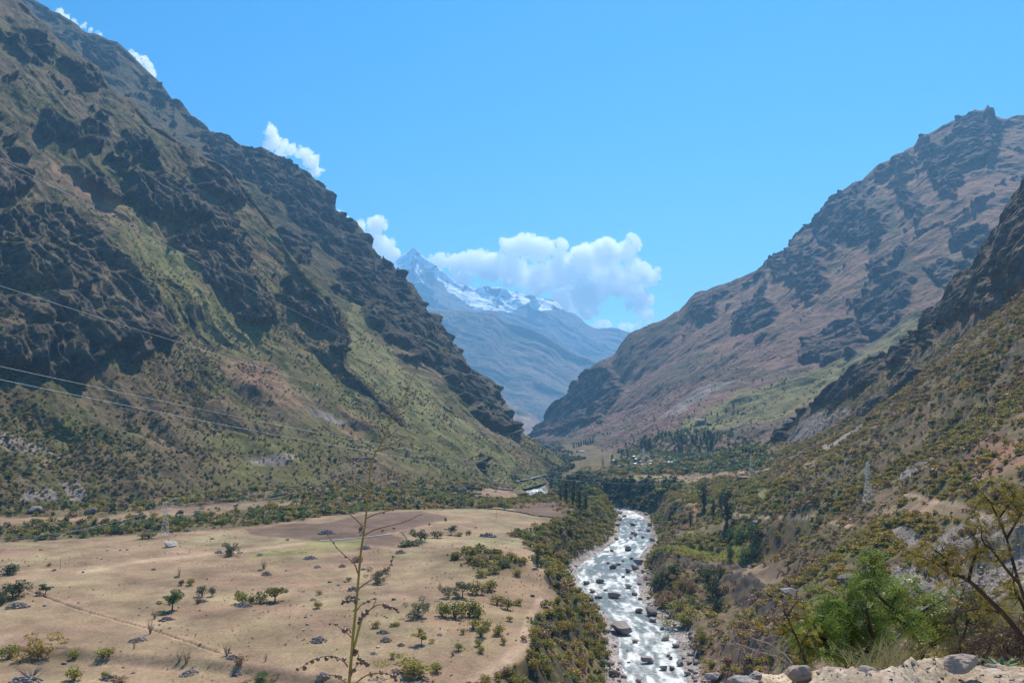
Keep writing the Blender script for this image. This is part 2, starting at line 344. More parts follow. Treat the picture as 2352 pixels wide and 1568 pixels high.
for pts, hw in LINES['ditch']:
    p = at_z(np.array([a for a, b in pts]), np.array([b for a, b in pts]), -75.0)
    d, _ = polydist(p[:, :2], GX, GY); d = d+.5*c3
    tint = mixc(tint, (.42, .27, .18), sstep(hw*3.2, hw*1.5, d)*.6); tint = mixc(tint, (.10, .062, .04), sstep(hw*1.1, hw*.5, d)*.9)
    G[..., 2] -= .45*sstep(hw*1.2, hw*.4, d); G[..., 2] += .22*sstep(hw*3, hw*1.6, d)*sstep(hw*1.0, hw*1.5, d)
for pts, hw in LINES['path']:
    p = np.array([at_y(a, b, 1.0) for a, b in pts])
    # footpaths are wherever the ground meets these sight lines
    PU = np.array([a for a, b in pts], float); PV = np.array([b for a, b in pts], float)
    d, _ = polydist(np.stack([PU, PV], 1), GU, GV); d = d*GY/F*np.where(np.abs(GZ) > 1, 1, 1)
    tint = mixc(tint, (.40, .28, .19), sstep(hw*1.6, hw*.5, d+.6*c2)*.75*(GY < 900))
GROUND = grid_mesh('valley_ground', G, tint, terrain_mat('ground cover', .045, 1.1, .12, 2.2))
tag(GROUND, kind='structure'); GROUND.name = 'ground'
Gtint = tint

# ================================================================== MOUNTAINS
def curve(pts):
    """pts: (u, v, y) on a sight line or ('w', x, y, z) -> sorted arrays of picture column and place"""
    L = []
    for p in pts:
        if p[0] == 'w': q = np.array(p[1:], float)
        else: q = at_y(float(p[0]), float(p[1]), float(p[2]))
        L.append((float(proj(q)[0]), *q))
    L = np.array(L); L[:, 0] = np.maximum.accumulate(L[:, 0]+np.arange(len(L))*1e-3)
    return L
def loft(curves, counts, u0, u1, nc, back=(1.12, .35)):
    us = np.linspace(u0, u1, nc); C = []
    for c in curves:
        L = curve(c); C.append(np.stack([np.interp(us, L[:, 0], L[:, k]) for k in (1, 2, 3)], -1))
    top = C[-1]; b = top.copy(); b[:, :2] *= back[0]; b[:, 2] -= (back[0]-1)*np.hypot(top[:, 0], top[:, 1])*back[1]*3
    C.append(b); counts = list(counts)+[6]; rows = [C[0][None]]
    for j in range(len(C)-1):
        t = (np.arange(1, counts[j]+1)/counts[j])[:, None, None]
        rows.append(C[j][None]*(1-t)+C[j+1][None]*t)
    return np.concatenate(rows, 0), sum(counts[:-1])
def skyl(pts, yf): return [(u, v, float(np.interp(u, *yf))) for u, v in pts]
def mountain(name, curves, counts, u0, u1, nc, rocks, mat, scale, colf, push=.5, crest_fade=10, procrock=.93, tang=(.49, .87), gully=5, back=(1.12, .35), tone=lambda G: np.ones(G.shape[:2]), greens=(), screes=(), reds=(), zb=None):
    G, crest = loft(curves, counts, u0, u1, nc, back)
    n = gnormals(smooth2(G, 30)); n[..., 2] *= .35; n /= np.linalg.norm(n, axis=-1, keepdims=True)
    U, V = proj(G); Q = G.astype(np.float32)/scale
    rk = np.zeros(U.shape, np.float32)
    if rocks: rk = pmask(rocks, U, V, Q/np.array([60, 60, 25], np.float32), 30, 2)
    al0 = Q[..., 0]*tang[0]+Q[..., 1]*tang[1]; dn0 = Q[..., 0]*tang[1]-Q[..., 1]*tang[0]; wv = fbm(Q/50+60, 3)
    pr = ridged(np.stack([al0/58+wv*.5, dn0/190+wv*.4, Q[..., 2]/210], -1)+3, 4)+.10*fbm(Q/9+80, 3)
    rk2 = np.maximum(rk*sstep(-.6, -.1, fbm(Q/34+77, 4)), sstep(procrock, procrock+.10, pr+.14*sstep(60, 420, Q[..., 2])-.30*sstep(150, -20, Q[..., 2]))*.9)
    steep = np.array([1, 1, .32], np.float32)
    Qw = Q+22*np.stack([fbm(Q/70, 3), fbm(Q/70+20, 3), fbm(Q/70+40, 3)], -1)
    al = Qw[..., 0]*tang[0]+Qw[..., 1]*tang[1]; dn = Qw[..., 0]*tang[1]-Qw[..., 1]*tang[0]
    W = np.stack([al/60, dn/260, Qw[..., 2]/420], -1)
    d = fbm(Q/150+7, 4)*30 + (ridged(W, 3)-.4)*2.2*gully + (ridged(W*3.1+5, 3)-.4)*gully*.7
    Wr = np.stack([al/24, dn/95, Qw[..., 2]/130], -1)
    d = d+rk2*((ridged(Wr+7, 3)-.35)*22+(ridged(Q*steep/22+13, 4, .55)-.3)*4+fbm(Q/9+1, 4)*2.5+15)
    d = d+fbm(Q/20, 4)*(1.6+2*rk2)+fbm(Q/5+50, 3)*.6
    rowi = np.arange(G.shape[0])[:, None]
    fade = np.clip(.12+.88*np.minimum(1, np.abs(crest-rowi)/crest_fade), 0, 1)*np.where(rowi > crest, .12, 1)*(.3+.7*sstep(0, 70, rowi))
    G = G+n*(d*scale*push*fade)[..., None]
    G[..., 2] += (fbm(Q/7+5, 3)*1.6+fbm(Q/2.2, 2)*.6)*scale*.8*np.where(rowi >= crest, .8, 1)
    if rocks or procrock < 1:  # jagged crest
        j = np.abs(fbm(Q[crest:crest+1]/4+3, 3))*5*scale; G[crest] += 0; G[crest, :, 2] += (j[0]-1.2*scale)*rk2[crest]
    n2 = gnormals(G); st = 1-np.abs(n2[..., 2])
    tint = colf(G, Q, U, V, rk2, st)
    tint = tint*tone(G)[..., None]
    if len(greens): tint = mixc(tint, GRASS_GREEN, pmask(greens, U, V, Q/40, 22, 3)*.8*(1-rk2))
    if len(reds): tint = mixc(tint, REDE, pmask(reds, U, V, Q/40, 22, 3)*.55*(1-rk2))
    if len(screes): tint = mixc(tint, SCREE, pmask(screes, U, V, Q/40, 10, 1)*.9)
    o = grid_mesh(name, G, tint, mat); tag(o, kind='structure')
    return G, tint, rk2, o
def slope_col(olive, dry, rockc, rs=.64):
    def f(G, Q, U, V, rk, st):
        a = fbm(Q/90+9, 4); b = fbm(Q/22+2, 4); c = fbm(Q/6, 3)
        t = np.ones(G.shape)*np.array(dry); t = mixc(t, olive, sstep(-.25, .2, a+.3*b))
        t = mixc(t, EARTH, sstep(.15, .45, b+.3*c)*.55)
        mo = fbm(Q/11+33, 3)+.4*b; hi = sstep(40, 420, Q[..., 2])*.8+.2
        t = mixc(t, (.045, .050, .026), sstep(.02, .20, mo)*.75*hi); t = mixc(t, (.15, .095, .062), sstep(-.05, -.25, mo)*.5*hi)
        t = mixc(t, rockc, np.clip(rk*sstep(-.35, .05, c+b*.5+.1)+sstep(rs, rs+.14, st+.1*c), 0, 1)*.92)
        t = mixc(t, (.135, .095, .072), rk*sstep(.02, .22, fbm(Q/4.5+17, 3)+.3*c)*.75); t = mixc(t, dry, rk*sstep(.12, .3, b+.4*c)*.6)
        return t*(1+.18*c)[..., None]
    return f
MT = terrain_mat('mountain cover', .035, .22, 1.3, .16); MTB = terrain_mat('far mountain cover', .008, .06, 4, .04)

def plane_y(u, v, s, pt=(-367, 588), nrm=(.87, -.49), z0=-75):
    """distance at which a sight line meets a slope of gradient s that rises from the foot line of the left mountain"""
    d = ray(u, v); d = d/d[1]; a = -(d[0]*nrm[0]+d[1]*nrm[1]); b = pt[0]*nrm[0]+pt[1]*nrm[1]
    return (z0+s*b-0)/(d[2]-s*a) if abs(d[2]-s*a) > 1e-6 else 1500
L_SKY = [(-420, -330), (-150, -160), (0, -55), (40, -25), (77, 0), (100, 12), (121, 27), (136, 30), (150, 40), (165, 48), (179, 58), (190, 70), (199, 75), (220, 78), (238, 86), (250, 92), (271, 97), (285, 110), (304, 128), (325, 150), (344, 168), (360, 182), (377, 201), (393, 227), (406, 226), (414, 238), (421, 252), (432, 266), (443, 271),
 (458, 282), (472, 291), (482, 303), (492, 311), (498, 308), (505, 306), (520, 311), (536, 322), (553, 333), (570, 336), (585, 340), (600, 337), (612, 343), (637, 362), (660, 373), (677, 379), (694, 388), (706, 397), (717, 410), (725, 424), (731, 436), (734, 428), (737, 427), (741, 438), (747, 446), (757, 457), (761, 470), (763, 479), (772, 485), (780, 490), (789, 503), (798, 505), (807, 505),
 (818, 510), (827, 520), (835, 533), (841, 546), (847, 554), (850, 560), (852, 577), (857, 588), (863, 596), (874, 600), (886, 602), (893, 611), (898, 622), (910, 626), (926, 629), (934, 641), (942, 655), (950, 664), (959, 675), (967, 690), (975, 704), (984, 722), (994, 737), (1006, 742), (1017, 749), (1026, 768), (1036, 789), (1047, 808), (1058, 829), (1063, 842), (1068, 853), (1082, 866), (1098, 884), (1116, 902), (1135, 921), (1150, 940),
 (1168, 961), (1186, 986), (1208, 1001), (1228, 1015), (1248, 1029), (1266, 1040), (1283, 1056), (1306, 1074), (1330, 1088), (1400, 1100)]
FOOT_L = [('w', -900, 200, -60), ('w', -520, 330, -76), ('w', -367, 588, -79), ('w', -240, 784, -82), ('w', -88, 935, -88), ('w', 10, 1140, -104), ('w', 78, 1385, -110), ('w', 190, 1500, -112)]
MIDA = [(-420, 330, 1900), (0, 380, 1900), (300, 430, 1850), (650, 560, 1640), (790, 700, 1500), (860, 760, 1440), (950, 840, 1400), (1065, 925, 1375), (1150, 985, 1365), (1220, 1030, 1390), (1306, 1076, 1420), (1400, 1102, 1450)]
UPA = [(-420, 0, 2250), (0, 150, 2200), (300, 260, 2100), (600, 430, 1950), (750, 560, 1850), (880, 680, 1700), (1000, 800, 1600), (1100, 905, 1530), (1170, 975, 1480), (1220, 1015, 1430), (1306, 1075, 1425), (1400, 1101, 1455)]
L_CREST = skyl(L_SKY, ([-420, 0, 400, 763, 900, 1000, 1100, 1200, 1306, 1400], [2900, 2600, 2350, 2200, 2050, 1880, 1720, 1580, 1440, 1470]))
L2_ROCK = [[(470, 300), (530, 320), (560, 400), (520, 420), (480, 380)], [(560, 345), (640, 370), (730, 440), (762, 480), (700, 520), (640, 460), (600, 420)],
 [(700, 430), (760, 470), (800, 505), (850, 560), (863, 596), (830, 640), (780, 600), (730, 560), (690, 490)], [(830, 620), (865, 596), (926, 629), (990, 737), (1065, 851), (1098, 884), (1168, 961), (1190, 992), (1140, 970), (1085, 925), (1000, 868), (950, 835), (880, 770), (810, 700), (760, 640), (790, 630)],
 [(640, 520), (700, 560), (690, 600), (640, 570)], [(655, 560), (680, 565), (690, 600), (665, 600)], [(700, 680), (740, 690), (775, 750), (750, 745)], [(200, 90), (280, 120), (270, 160), (220, 150)], [(330, 180), (390, 240), (350, 240)], [(1090, 1040), (1110, 1030), (1130, 1062), (1100, 1065)]]
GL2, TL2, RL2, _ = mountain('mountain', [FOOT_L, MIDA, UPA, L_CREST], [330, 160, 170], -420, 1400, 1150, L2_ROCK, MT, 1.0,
  slope_col(GRASS_OLIVE, GRASS_DRY, ROCKC), push=.85, tone=lambda G: .88-.36*sstep(60, 260, G[..., 2]), greens=[[(800, 700), (870, 780), (1000, 890), (1130, 1010), (1200, 1060), (1100, 1060), (950, 980), (800, 850)], [(1150, 1080), (1190, 1060), (1200, 1085), (1180, 1095)]],  # tone darkens the upper slope's tint to stand for dim grazing light
  screes=[[(700, 935), (760, 945), (810, 975), (760, 965)], [(560, 1052), (640, 1044), (690, 1052), (650, 1064), (590, 1066)]], reds=[[(500, 830), (600, 830), (690, 900), (690, 950), (600, 920), (530, 870)], [(780, 930), (850, 960), (840, 1010), (780, 990)]])
L1_SKY = [(-420, -300), (-150, -130), (0, -30), (48, 0), (70, 22), (95, 48), (110, 60), (124, 80), (150, 105), (190, 128), (227, 154), (240, 180), (252, 200), (271, 220), (300, 225), (325, 255), (348, 285), (362, 292), (380, 300), (400, 315), (440, 340), (470, 360), (490, 370), (512, 380), (530, 395), (550, 415), (571, 440), (590, 470), (622, 505), (650, 560), (690, 620), (740, 680), (765, 700), (788, 728), (792, 790), (800, 830), (850, 900), (950, 1000), (1000, 1060)]
L1_CREST = [(u, v, plane_y(u, v, .92 if u < 795 else .60)+(0 if u < 795 else 40)) for u, v in L1_SKY]
L1_MID = [(u, v, plane_y(u, v, .66)) for u, v in [(-420, 760), (0, 850), (200, 880), (290, 850), (385, 780), (500, 790), (600, 810), (700, 860), (800, 900), (900, 970), (1000, 1075)]]
L1_UP = [(u, v, plane_y(u, v, .80)) for u, v in [(-420, 300), (0, 480), (215, 500), (350, 600), (500, 650), (600, 690), (700, 740), (800, 850), (900, 955), (1000, 1067)]]
L1_ROCK = [[(-300, 430), (0, 490), (60, 470), (150, 480), (215, 560), (290, 600), (340, 660), (385, 740), (385, 780), (300, 790), (290, 845), (250, 800), (200, 880), (100, 860), (0, 835), (-300, 800)],
 [(92, 256), (238, 300), (234, 340), (183, 344), (102, 329)], [(289, 395), (384, 395), (450, 450), (439, 512), (384, 516), (348, 501), (293, 465)], [(470, 470), (520, 480), (560, 560), (590, 650), (620, 700), (635, 750), (600, 740), (540, 690), (500, 680), (450, 640), (380, 560), (440, 560)],
 [(271, 300), (329, 318), (333, 351), (285, 381)], [(650, 640), (720, 670), (765, 700), (788, 740), (792, 792), (765, 800), (730, 760), (690, 720), (640, 690)], [(-100, 300), (0, 329), (73, 348), (66, 439), (0, 468), (-100, 450)], [(146, 366), (285, 457), (240, 470), (170, 420)],
 [(0, 60), (90, 80), (120, 140), (60, 150)], [(130, 130), (200, 150), (230, 210), (180, 220)], [(440, 370), (520, 400), (560, 460), (500, 450)]]
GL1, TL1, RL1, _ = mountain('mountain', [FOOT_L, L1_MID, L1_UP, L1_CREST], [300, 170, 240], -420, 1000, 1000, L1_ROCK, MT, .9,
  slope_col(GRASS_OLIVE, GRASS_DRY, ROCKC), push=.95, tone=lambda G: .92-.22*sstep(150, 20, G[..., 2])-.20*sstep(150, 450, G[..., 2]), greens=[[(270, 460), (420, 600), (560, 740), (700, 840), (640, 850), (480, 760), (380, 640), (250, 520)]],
  screes=[[(0, 970), (60, 975), (150, 1012), (165, 1035), (90, 1022), (0, 1000)], [(40, 1135), (90, 1112), (120, 1120), (130, 1150), (60, 1152)], [(135, 1105), (180, 1105), (205, 1150), (160, 1150)]],
  reds=[[(100, 340), (200, 420), (300, 500), (330, 560), (250, 500), (120, 410)], [(500, 830), (600, 830), (690, 900), (690, 950), (600, 920), (530, 870)], [(0, 340), (40, 380), (40, 470), (0, 450)]])

R_SKY = [(1217, 1000), (1228, 990), (1241, 979), (1248, 968), (1259, 946), (1272, 928), (1288, 913), (1300, 905), (1309, 897), (1313, 885), (1318, 881), (1332, 866), (1347, 855), (1362, 840), (1376, 829), (1395, 822), (1413, 815), (1425, 798), (1435, 782), (1445, 770), (1453, 762), (1493, 751), (1533, 732), (1555, 720), (1569, 714), (1576, 704), (1582, 696), (1590, 683), (1598, 672), (1610, 667), (1626, 666), (1646, 656), (1670, 650), (1686, 644), (1712, 632), (1735, 622), (1746, 612), (1755, 605), (1759, 595), (1763, 593), (1768, 596), (1775, 597), (1783, 588), (1791, 583), (1806, 572),
 (1817, 559), (1820, 545), (1827, 533), (1837, 530), (1847, 517), (1862, 513), (1872, 503), (1876, 496), (1880, 489), (1888, 475), (1900, 462), (1912, 450), (1928, 442), (1942, 432), (1958, 419), (1968, 420), (1976, 418), (1984, 408), (1992, 400), (2002, 391), (2011, 382), (2024, 375), (2041, 368), (2050, 360), (2057, 354), (2072, 350), (2080, 345), (2089, 339), (2098, 336), (2105, 327), (2110, 314), (2117, 309), (2126, 308), (2133, 307), (2150, 298), (2166, 287), (2176, 284), (2186, 278), (2204, 270), (2222, 263), (2230, 256), (2238, 252), (2250, 254), (2260, 253), (2263, 247), (2266, 242), (2270, 241), (2274, 245), (2276, 259), (2284, 264), (2291, 268), (2302, 272), (2313, 273), (2322, 271), (2331, 270), (2352, 269), (2400, 262), (2500, 280), (2780, 330)]
R_FOOT = [(1200, 1050, 2900), (1217, 1012, 2900), (1250, 1022, 2500), (1300, 1038, 2000), (1400, 1052, 1650), (1550, 1056, 1400), (1757, 1062, 1200), (1900, 1030, 1200), (2100, 900, 1300), (2400, 700, 1350), (2780, 600, 1400)]
R_MID = [(1200, 1049, 2905), (1217, 1006, 2920), (1300, 1008, 2650), (1400, 960, 2500), (1500, 915, 2300), (1600, 870, 2150), (1700, 850, 2050), (1850, 815, 1950), (1985, 770, 1900), (2085, 700, 1900), (2250, 600, 1950), (2400, 560, 2000), (2780, 520, 2000)]
R_UP = [(1200, 1045, 2950), (1217, 1003, 2960), (1300, 960, 2850), (1400, 900, 2750), (1500, 850, 2650), (1650, 780, 2500), (1850, 680, 2350), (2000, 600, 2300), (2150, 500, 2300), (2300, 420, 2350), (2400, 400, 2400), (2780, 420, 2400)]
R_ROCK = [[(1900, 462), (1972, 422), (1988, 470), (2037, 527), (1997, 543), (1896, 567), (1868, 507)], [(2226, 273), (2299, 293), (2291, 346), (2198, 382), (2158, 366), (2178, 313)], [(2121, 374), (2178, 370), (2214, 414), (2186, 454), (2154, 434)],
 [(2121, 607), (2178, 591), (2230, 607), (2194, 660), (2138, 656)], [(2170, 523), (2279, 523), (2275, 559), (2246, 587), (2178, 563)], [(1964, 684), (2057, 644), (2089, 636), (2077, 696), (2065, 737), (2017, 767), (1985, 761), (1976, 728)],
 [(1840, 797), (1876, 760), (1956, 732), (1985, 765), (1985, 785), (1915, 822), (1850, 824), (1831, 812)], [(1309, 899), (1350, 860), (1400, 850), (1440, 900), (1390, 960), (1330, 975), (1250, 990), (1225, 1000)], [(2105, 310), (2150, 330), (2165, 350), (2110, 345)], [(2050, 355), (2090, 350), (2095, 375), (2050, 395), (2015, 400)],
 [(1820, 560), (1880, 560), (1900, 640), (1860, 680), (1790, 640), (1760, 600)], [(1600, 690), (1650, 700), (1640, 730), (1600, 730)], [(1700, 700), (1760, 690), (1790, 720), (1740, 760), (1690, 740)], [(2060, 440), (2110, 450), (2120, 490), (2070, 480)], [(1990, 600), (2030, 600), (2040, 640), (2000, 640)]]
GR, TR, RR, _ = mountain('mountain', [R_FOOT, R_MID, R_UP, skyl(R_SKY, ([1217, 1320, 1450, 1600, 1800, 2270, 2780], [3000, 3000, 3000, 2950, 2900, 2850, 2900]))], [230, 200, 260], 1205, 2780, 1100, R_ROCK, MT, 1.5,
  slope_col((.155, .115, .078), (.265, .155, .115), (.072, .060, .060), .66), push=.7, procrock=.86, tone=lambda G: np.full(G.shape[:2], .76), tang=(-.2, .98), greens=[[(1985, 800), (2100, 720), (2110, 780), (2000, 840), (1800, 950), (1600, 1000), (1500, 1010), (1700, 900)]],
  reds=[[(1560, 720), (1700, 660), (1900, 560), (2050, 600), (1900, 700), (1700, 800), (1560, 800)], [(2000, 380), (2350, 290), (2350, 560), (2100, 600)]], screes=[[(1600, 890), (1690, 870), (1560, 950), (1500, 960)]])

RN_SKY = [(1740, 1040), (1757, 1020), (1771, 1009), (1806, 982), (1825, 962), (1843, 944), (1860, 940), (1883, 934), (1900, 925), (1915, 916), (1923, 904), (1937, 888), (1950, 875), (1963, 864), (1982, 840), (2000, 828), (2017, 819), (2035, 814), (2049, 811), (2054, 795), (2068, 784), (2081, 770), (2090, 773), (2101, 760), (2113, 758), (2120, 745), (2128, 740), (2133, 735), (2137, 708), (2142, 710), (2154, 724), (2166, 708), (2178, 692), (2190, 673), (2202, 656), (2208, 640), (2214, 628), (2230, 622), (2246, 611), (2258, 590), (2266, 575), (2272, 562), (2283, 547), (2300, 530), (2311, 515), (2318, 502), (2323, 490), (2330, 470), (2337, 454), (2345, 440), (2352, 424), (2420, 340), (2780, 150)]
RN_YF = ([1740, 1923, 2100, 2352, 2780], [1130, 1060, 960, 800, 700])
RN_FOOT = [('w', 372, 1180, -58), ('w', 340, 960, -48), ('w', 320, 800, -35), ('w', 300, 560, -4), ('w', 300, 430, 15), ('w', 330, 330, 40), ('w', 400, 330, 70)]
RN_FOOT = [(1740, 1052, 1120), (1850, 1040, 960), (1950, 1025, 830), (2050, 1010, 720), (2150, 1000, 600), (2250, 990, 500), (2352, 985, 420), (2500, 960, 400), (2780, 930, 380)]
RN_MID = [(1740, 1044, 1128), (1850, 990, 1040), (1971, 970, 900), (2004, 930, 880), (2065, 890, 840), (2113, 845, 800), (2250, 800, 660), (2352, 750, 600), (2500, 700, 560), (2780, 600, 500)]
RN_ROCK = [[(1740, 1040), (1806, 978), (1883, 930), (1963, 860), (2017, 815), (2081, 765), (2133, 700), (2202, 640), (2283, 540), (2352, 410), (2420, 300), (2420, 640), (2352, 650), (2270, 690), (2180, 740), (2120, 780), (2050, 850), (1990, 890), (1930, 925), (1860, 955), (1800, 1000)],
 [(2113, 840), (2073, 870), (2065, 896), (2038, 918), (2004, 936), (1971, 974), (1985, 985), (2040, 945), (2090, 915), (2125, 875), (2140, 850)], [(2240, 690), (2300, 680), (2320, 700), (2260, 720)]]
GRN, TRN, RRN, _ = mountain('hillside', [RN_FOOT, RN_MID, skyl(RN_SKY, RN_YF)], [200, 330], 1740, 2780, 850, RN_ROCK, terrain_mat('near rock cover', .06, .5, .8, .5), .62,
  slope_col((.125, .10, .040), (.19, .125, .070), (.085, .072, .07), .5), push=.7, tang=(.1, 1), screes=[[(1790, 1020), (1860, 965), (1930, 935), (1990, 960), (1940, 1000), (1860, 1030)], [(1985, 985), (2050, 930), (2010, 1000), (1900, 1045)]], reds=[[(2150, 740), (2352, 640), (2352, 720), (2200, 780)]])

# far ranges
def far_col(G, Q, U, V, rk, st):
    b = fbm(Q/30, 4); t = np.ones(G.shape)*np.array((.17, .125, .10)); t = mixc(t, (.10, .10, .075), sstep(-.1, .3, b)); return mixc(t, (.10, .085, .08), rk*.7)
M_SKY = [(940, 700), (985, 706), (1040, 712), (1090, 716), (1131, 716), (1145, 722), (1160, 735), (1180, 741), (1204, 749), (1230, 760), (1259, 774), (1280, 788), (1296, 800), (1332, 818), (1352, 822), (1369, 829), (1400, 860), (1500, 920)]
mountain('far_mountain', [[(900, 1045, 6700), (1230, 1015, 6700), (1500, 1010, 6700)], [(900, 900, 7600), (1230, 900, 7600), (1500, 980, 7300)], skyl(M_SKY, ([900, 1131, 1500], [8800, 8600, 8300]))], [120, 120], 900, 1500, 520, [], MTB, 7, far_col, push=.8, procrock=.85)
mountain('far_hill', [[(1000, 1045, 5000), (1300, 1045, 5000)], [(1060, 850, 6600), (1098, 877, 6500), (1131, 895, 6400), (1160, 917, 6300), (1179, 932, 6200), (1215, 946, 6100), (1245, 972, 6000), (1262, 990, 5800), (1300, 1040, 5200)]], [120], 1060, 1300, 260, [], MTB, 5,
  lambda G, Q, U, V, rk, st: mixc(np.ones(G.shape)*np.array((.26, .17, .11)), (.17, .14, .07), sstep(0, .3, fbm(Q/30, 4))), push=.35, procrock=2)
S_SKY = [(800, 640), (850, 625), (886, 606), (900, 600), (911, 595), (918, 590), (926, 584), (937, 577), (944, 572), (950, 567), (957, 573), (965, 583), (981, 595), (995, 606), (1010, 617), (1022, 627), (1032, 635), (1050, 650), (1062, 655), (1076, 657), (1095, 661), (1113, 664), (1124, 661), (1138, 660), (1153, 660), (1160, 667), (1175, 670), (1185, 669), (1197, 674), (1208, 677), (1219, 679), (1234, 688), (1245, 689), (1259, 690), (1268, 696), (1274, 699), (1281, 707), (1288, 712), (1300, 718), (1314, 721), (1325, 727), (1332, 730), (1345, 742), (1358, 752), (1373, 756), (1388, 754), (1402, 752), (1413, 753), (1424, 756), (1446, 763), (1500, 780), (1600, 800)]
SNOW = [[(780, 660), (850, 615), (911, 585), (950, 560), (962, 572), (984, 590), (972, 600), (958, 592), (946, 600), (935, 618), (927, 628), (905, 624), (880, 628), (800, 680)],
 [(948, 560), (985, 590), (1012, 612), (1050, 645), (1124, 655), (1160, 655), (1240, 685), (1295, 714), (1280, 716), (1270, 712), (1255, 718), (1241, 723), (1225, 716), (1208, 702), (1190, 708), (1168, 716), (1150, 711), (1131, 712), (1098, 712), (1080, 702), (1065, 692), (1050, 676), (1034, 664), (1020, 645), (1000, 632), (985, 622), (972, 600), (960, 584)],
 [(960, 600), (972, 615), (970, 630), (962, 622)], [(948, 640), (966, 645), (970, 655), (952, 652)]]
SROCK = [[(1108, 668), (1124, 664), (1155, 663), (1150, 672), (1140, 682), (1125, 676)], [(1178, 672), (1192, 674), (1188, 678)], [(1200, 676), (1230, 686), (1222, 692), (1205, 684)], [(1240, 690), (1270, 696), (1274, 702), (1248, 696)], [(1128, 692), (1150, 690), (1160, 698), (1140, 702)], [(940, 590), (950, 584), (944, 602), (934, 612)]]
def snow_col(G, Q, U, V, rk, st):
    t = np.ones(G.shape)*np.array((.13, .115, .11)); b = fbm(Q/16, 4)
    t = mixc(t, (.16, .12, .09), sstep(0, .3, b)*.6)
    s = pmask(SNOW, U, V, Q/22, 6, 1); r = pmask(SROCK, U, V, Q/22, 4, 1)
    s = np.clip(s*sstep(-.42, -.25, fbm(Q/9+3, 3)-r*.7), 0, 1)
    return mixc(t, (.86, .88, .90), s)
mountain('snow_mountain', [[(700, 960, 9600), (1600, 960, 9600)], [(700, 820, 10700), (1100, 790, 10700), (1600, 880, 10500)], skyl(S_SKY, ([700, 950, 1150, 1600], [12500, 12500, 12300, 12000]))], [80, 260], 790, 1600, 800, [], MTB, 8, snow_col, push=.8, procrock=.8)

# ------------------------------------------------------------------ river water
def water_mat():
    m, n, l = newmat('river water'); out = N(n, 'ShaderNodeOutputMaterial'); bs = N(n, 'ShaderNodeBsdfPrincipled'); l.new(bs.outputs[0], out.inputs[0])
    tc = N(n, 'ShaderNodeTexCoord'); v = tc.outputs['Object']; at = N(n, 'ShaderNodeAttribute', attribute_name='tint')
    mp = N(n, 'ShaderNodeMapping'); mp.inputs['Scale'].default_value = (1, .55, 1); l.new(v, mp.inputs[0])
    a = noise_node(n, l, mp.outputs[0], .30, 8, .72); b = noise_node(n, l, mp.outputs[0], .055, 3, .6)
    s = math_(n, l, 'ADD', math_(n, l, 'MULTIPLY', a.outputs[0], .8), .05)
    s = math_(n, l, 'ADD', s, math_(n, l, 'MULTIPLY', at.outputs['Fac'], .42))
    r = ramp(n, l, s, [(.46, (.12, .13, .115)), (.70, (.27, .28, .26)), (.94, (.76, .76, .74))]); l.new(r.outputs[0], bs.inputs['Base Color'])
    rr = ramp(n, l, s, [(.55, .33), (.9, .6)]); l.new(rr.outputs[0], bs.inputs['Roughness'])
    bp = N(n, 'ShaderNodeBump'); bp.inputs['Distance'].default_value = .5; l.new(noise_node(n, l, mp.outputs[0], .9, 6, .65).outputs[0], bp.inputs['Height']); l.new(bp.outputs[0], bs.inputs['Normal'])
    return m
tt = np.linspace(1.0, len(RIV)-4.4, 1700); ws = np.linspace(-1, 1, 70)
cx = np.interp(tt, np.arange(len(RIV)), RIV[:, 0]); cyy = np.interp(tt, np.arange(len(RIV)), RIV[:, 1]); cw = np.interp(tt, np.arange(len(RIV)), RIV[:, 2])+7; cz = np.interp(tt, np.arange(len(RIV)), RIV[:, 3])
for _ in range(40):
    cx[1:-1] = (cx[:-2]+cx[1:-1]+cx[2:])/3; cyy[1:-1] = (cyy[:-2]+cyy[1:-1]+cyy[2:])/3
tx, ty = np.gradient(cx), np.gradient(cyy); tl = np.hypot(tx, ty)
WX = cx[:, None]+ws[None]*cw[:, None]*(ty/tl)[:, None]; WY = cyy[:, None]-ws[None]*cw[:, None]*(tx/tl)[:, None]
Qw = np.stack([WX, WY, 0*WX], -1); rap = sstep(-.15, .35, fbm(Qw/26, 3))*.6
sa = np.cumsum(tl)[:, None]+0*WX; wa = ws[None]*cw[:, None]; Qf = np.stack([sa/11, wa/2.6, 0*sa], -1)
foam = fbm(Qf, 4)+.55*fbm(np.stack([sa/45, wa/30, 0*sa+5], -1), 2)+.25*fbm(Qw/1.3, 2); rapt = sstep(-.45, .5, foam)
WZ = cz[:, None]+.05+(ridged(Qw/np.array([5, 3.2, 1]), 4)*.34+fbm(Qw/1.6, 2)*.10)*(.35+rap)
river = grid_mesh('river', np.stack([WX, WY, WZ], -1)[::-1], np.repeat(rapt[::-1, :, None], 3, 2), water_mat()); tag(river, kind='structure')

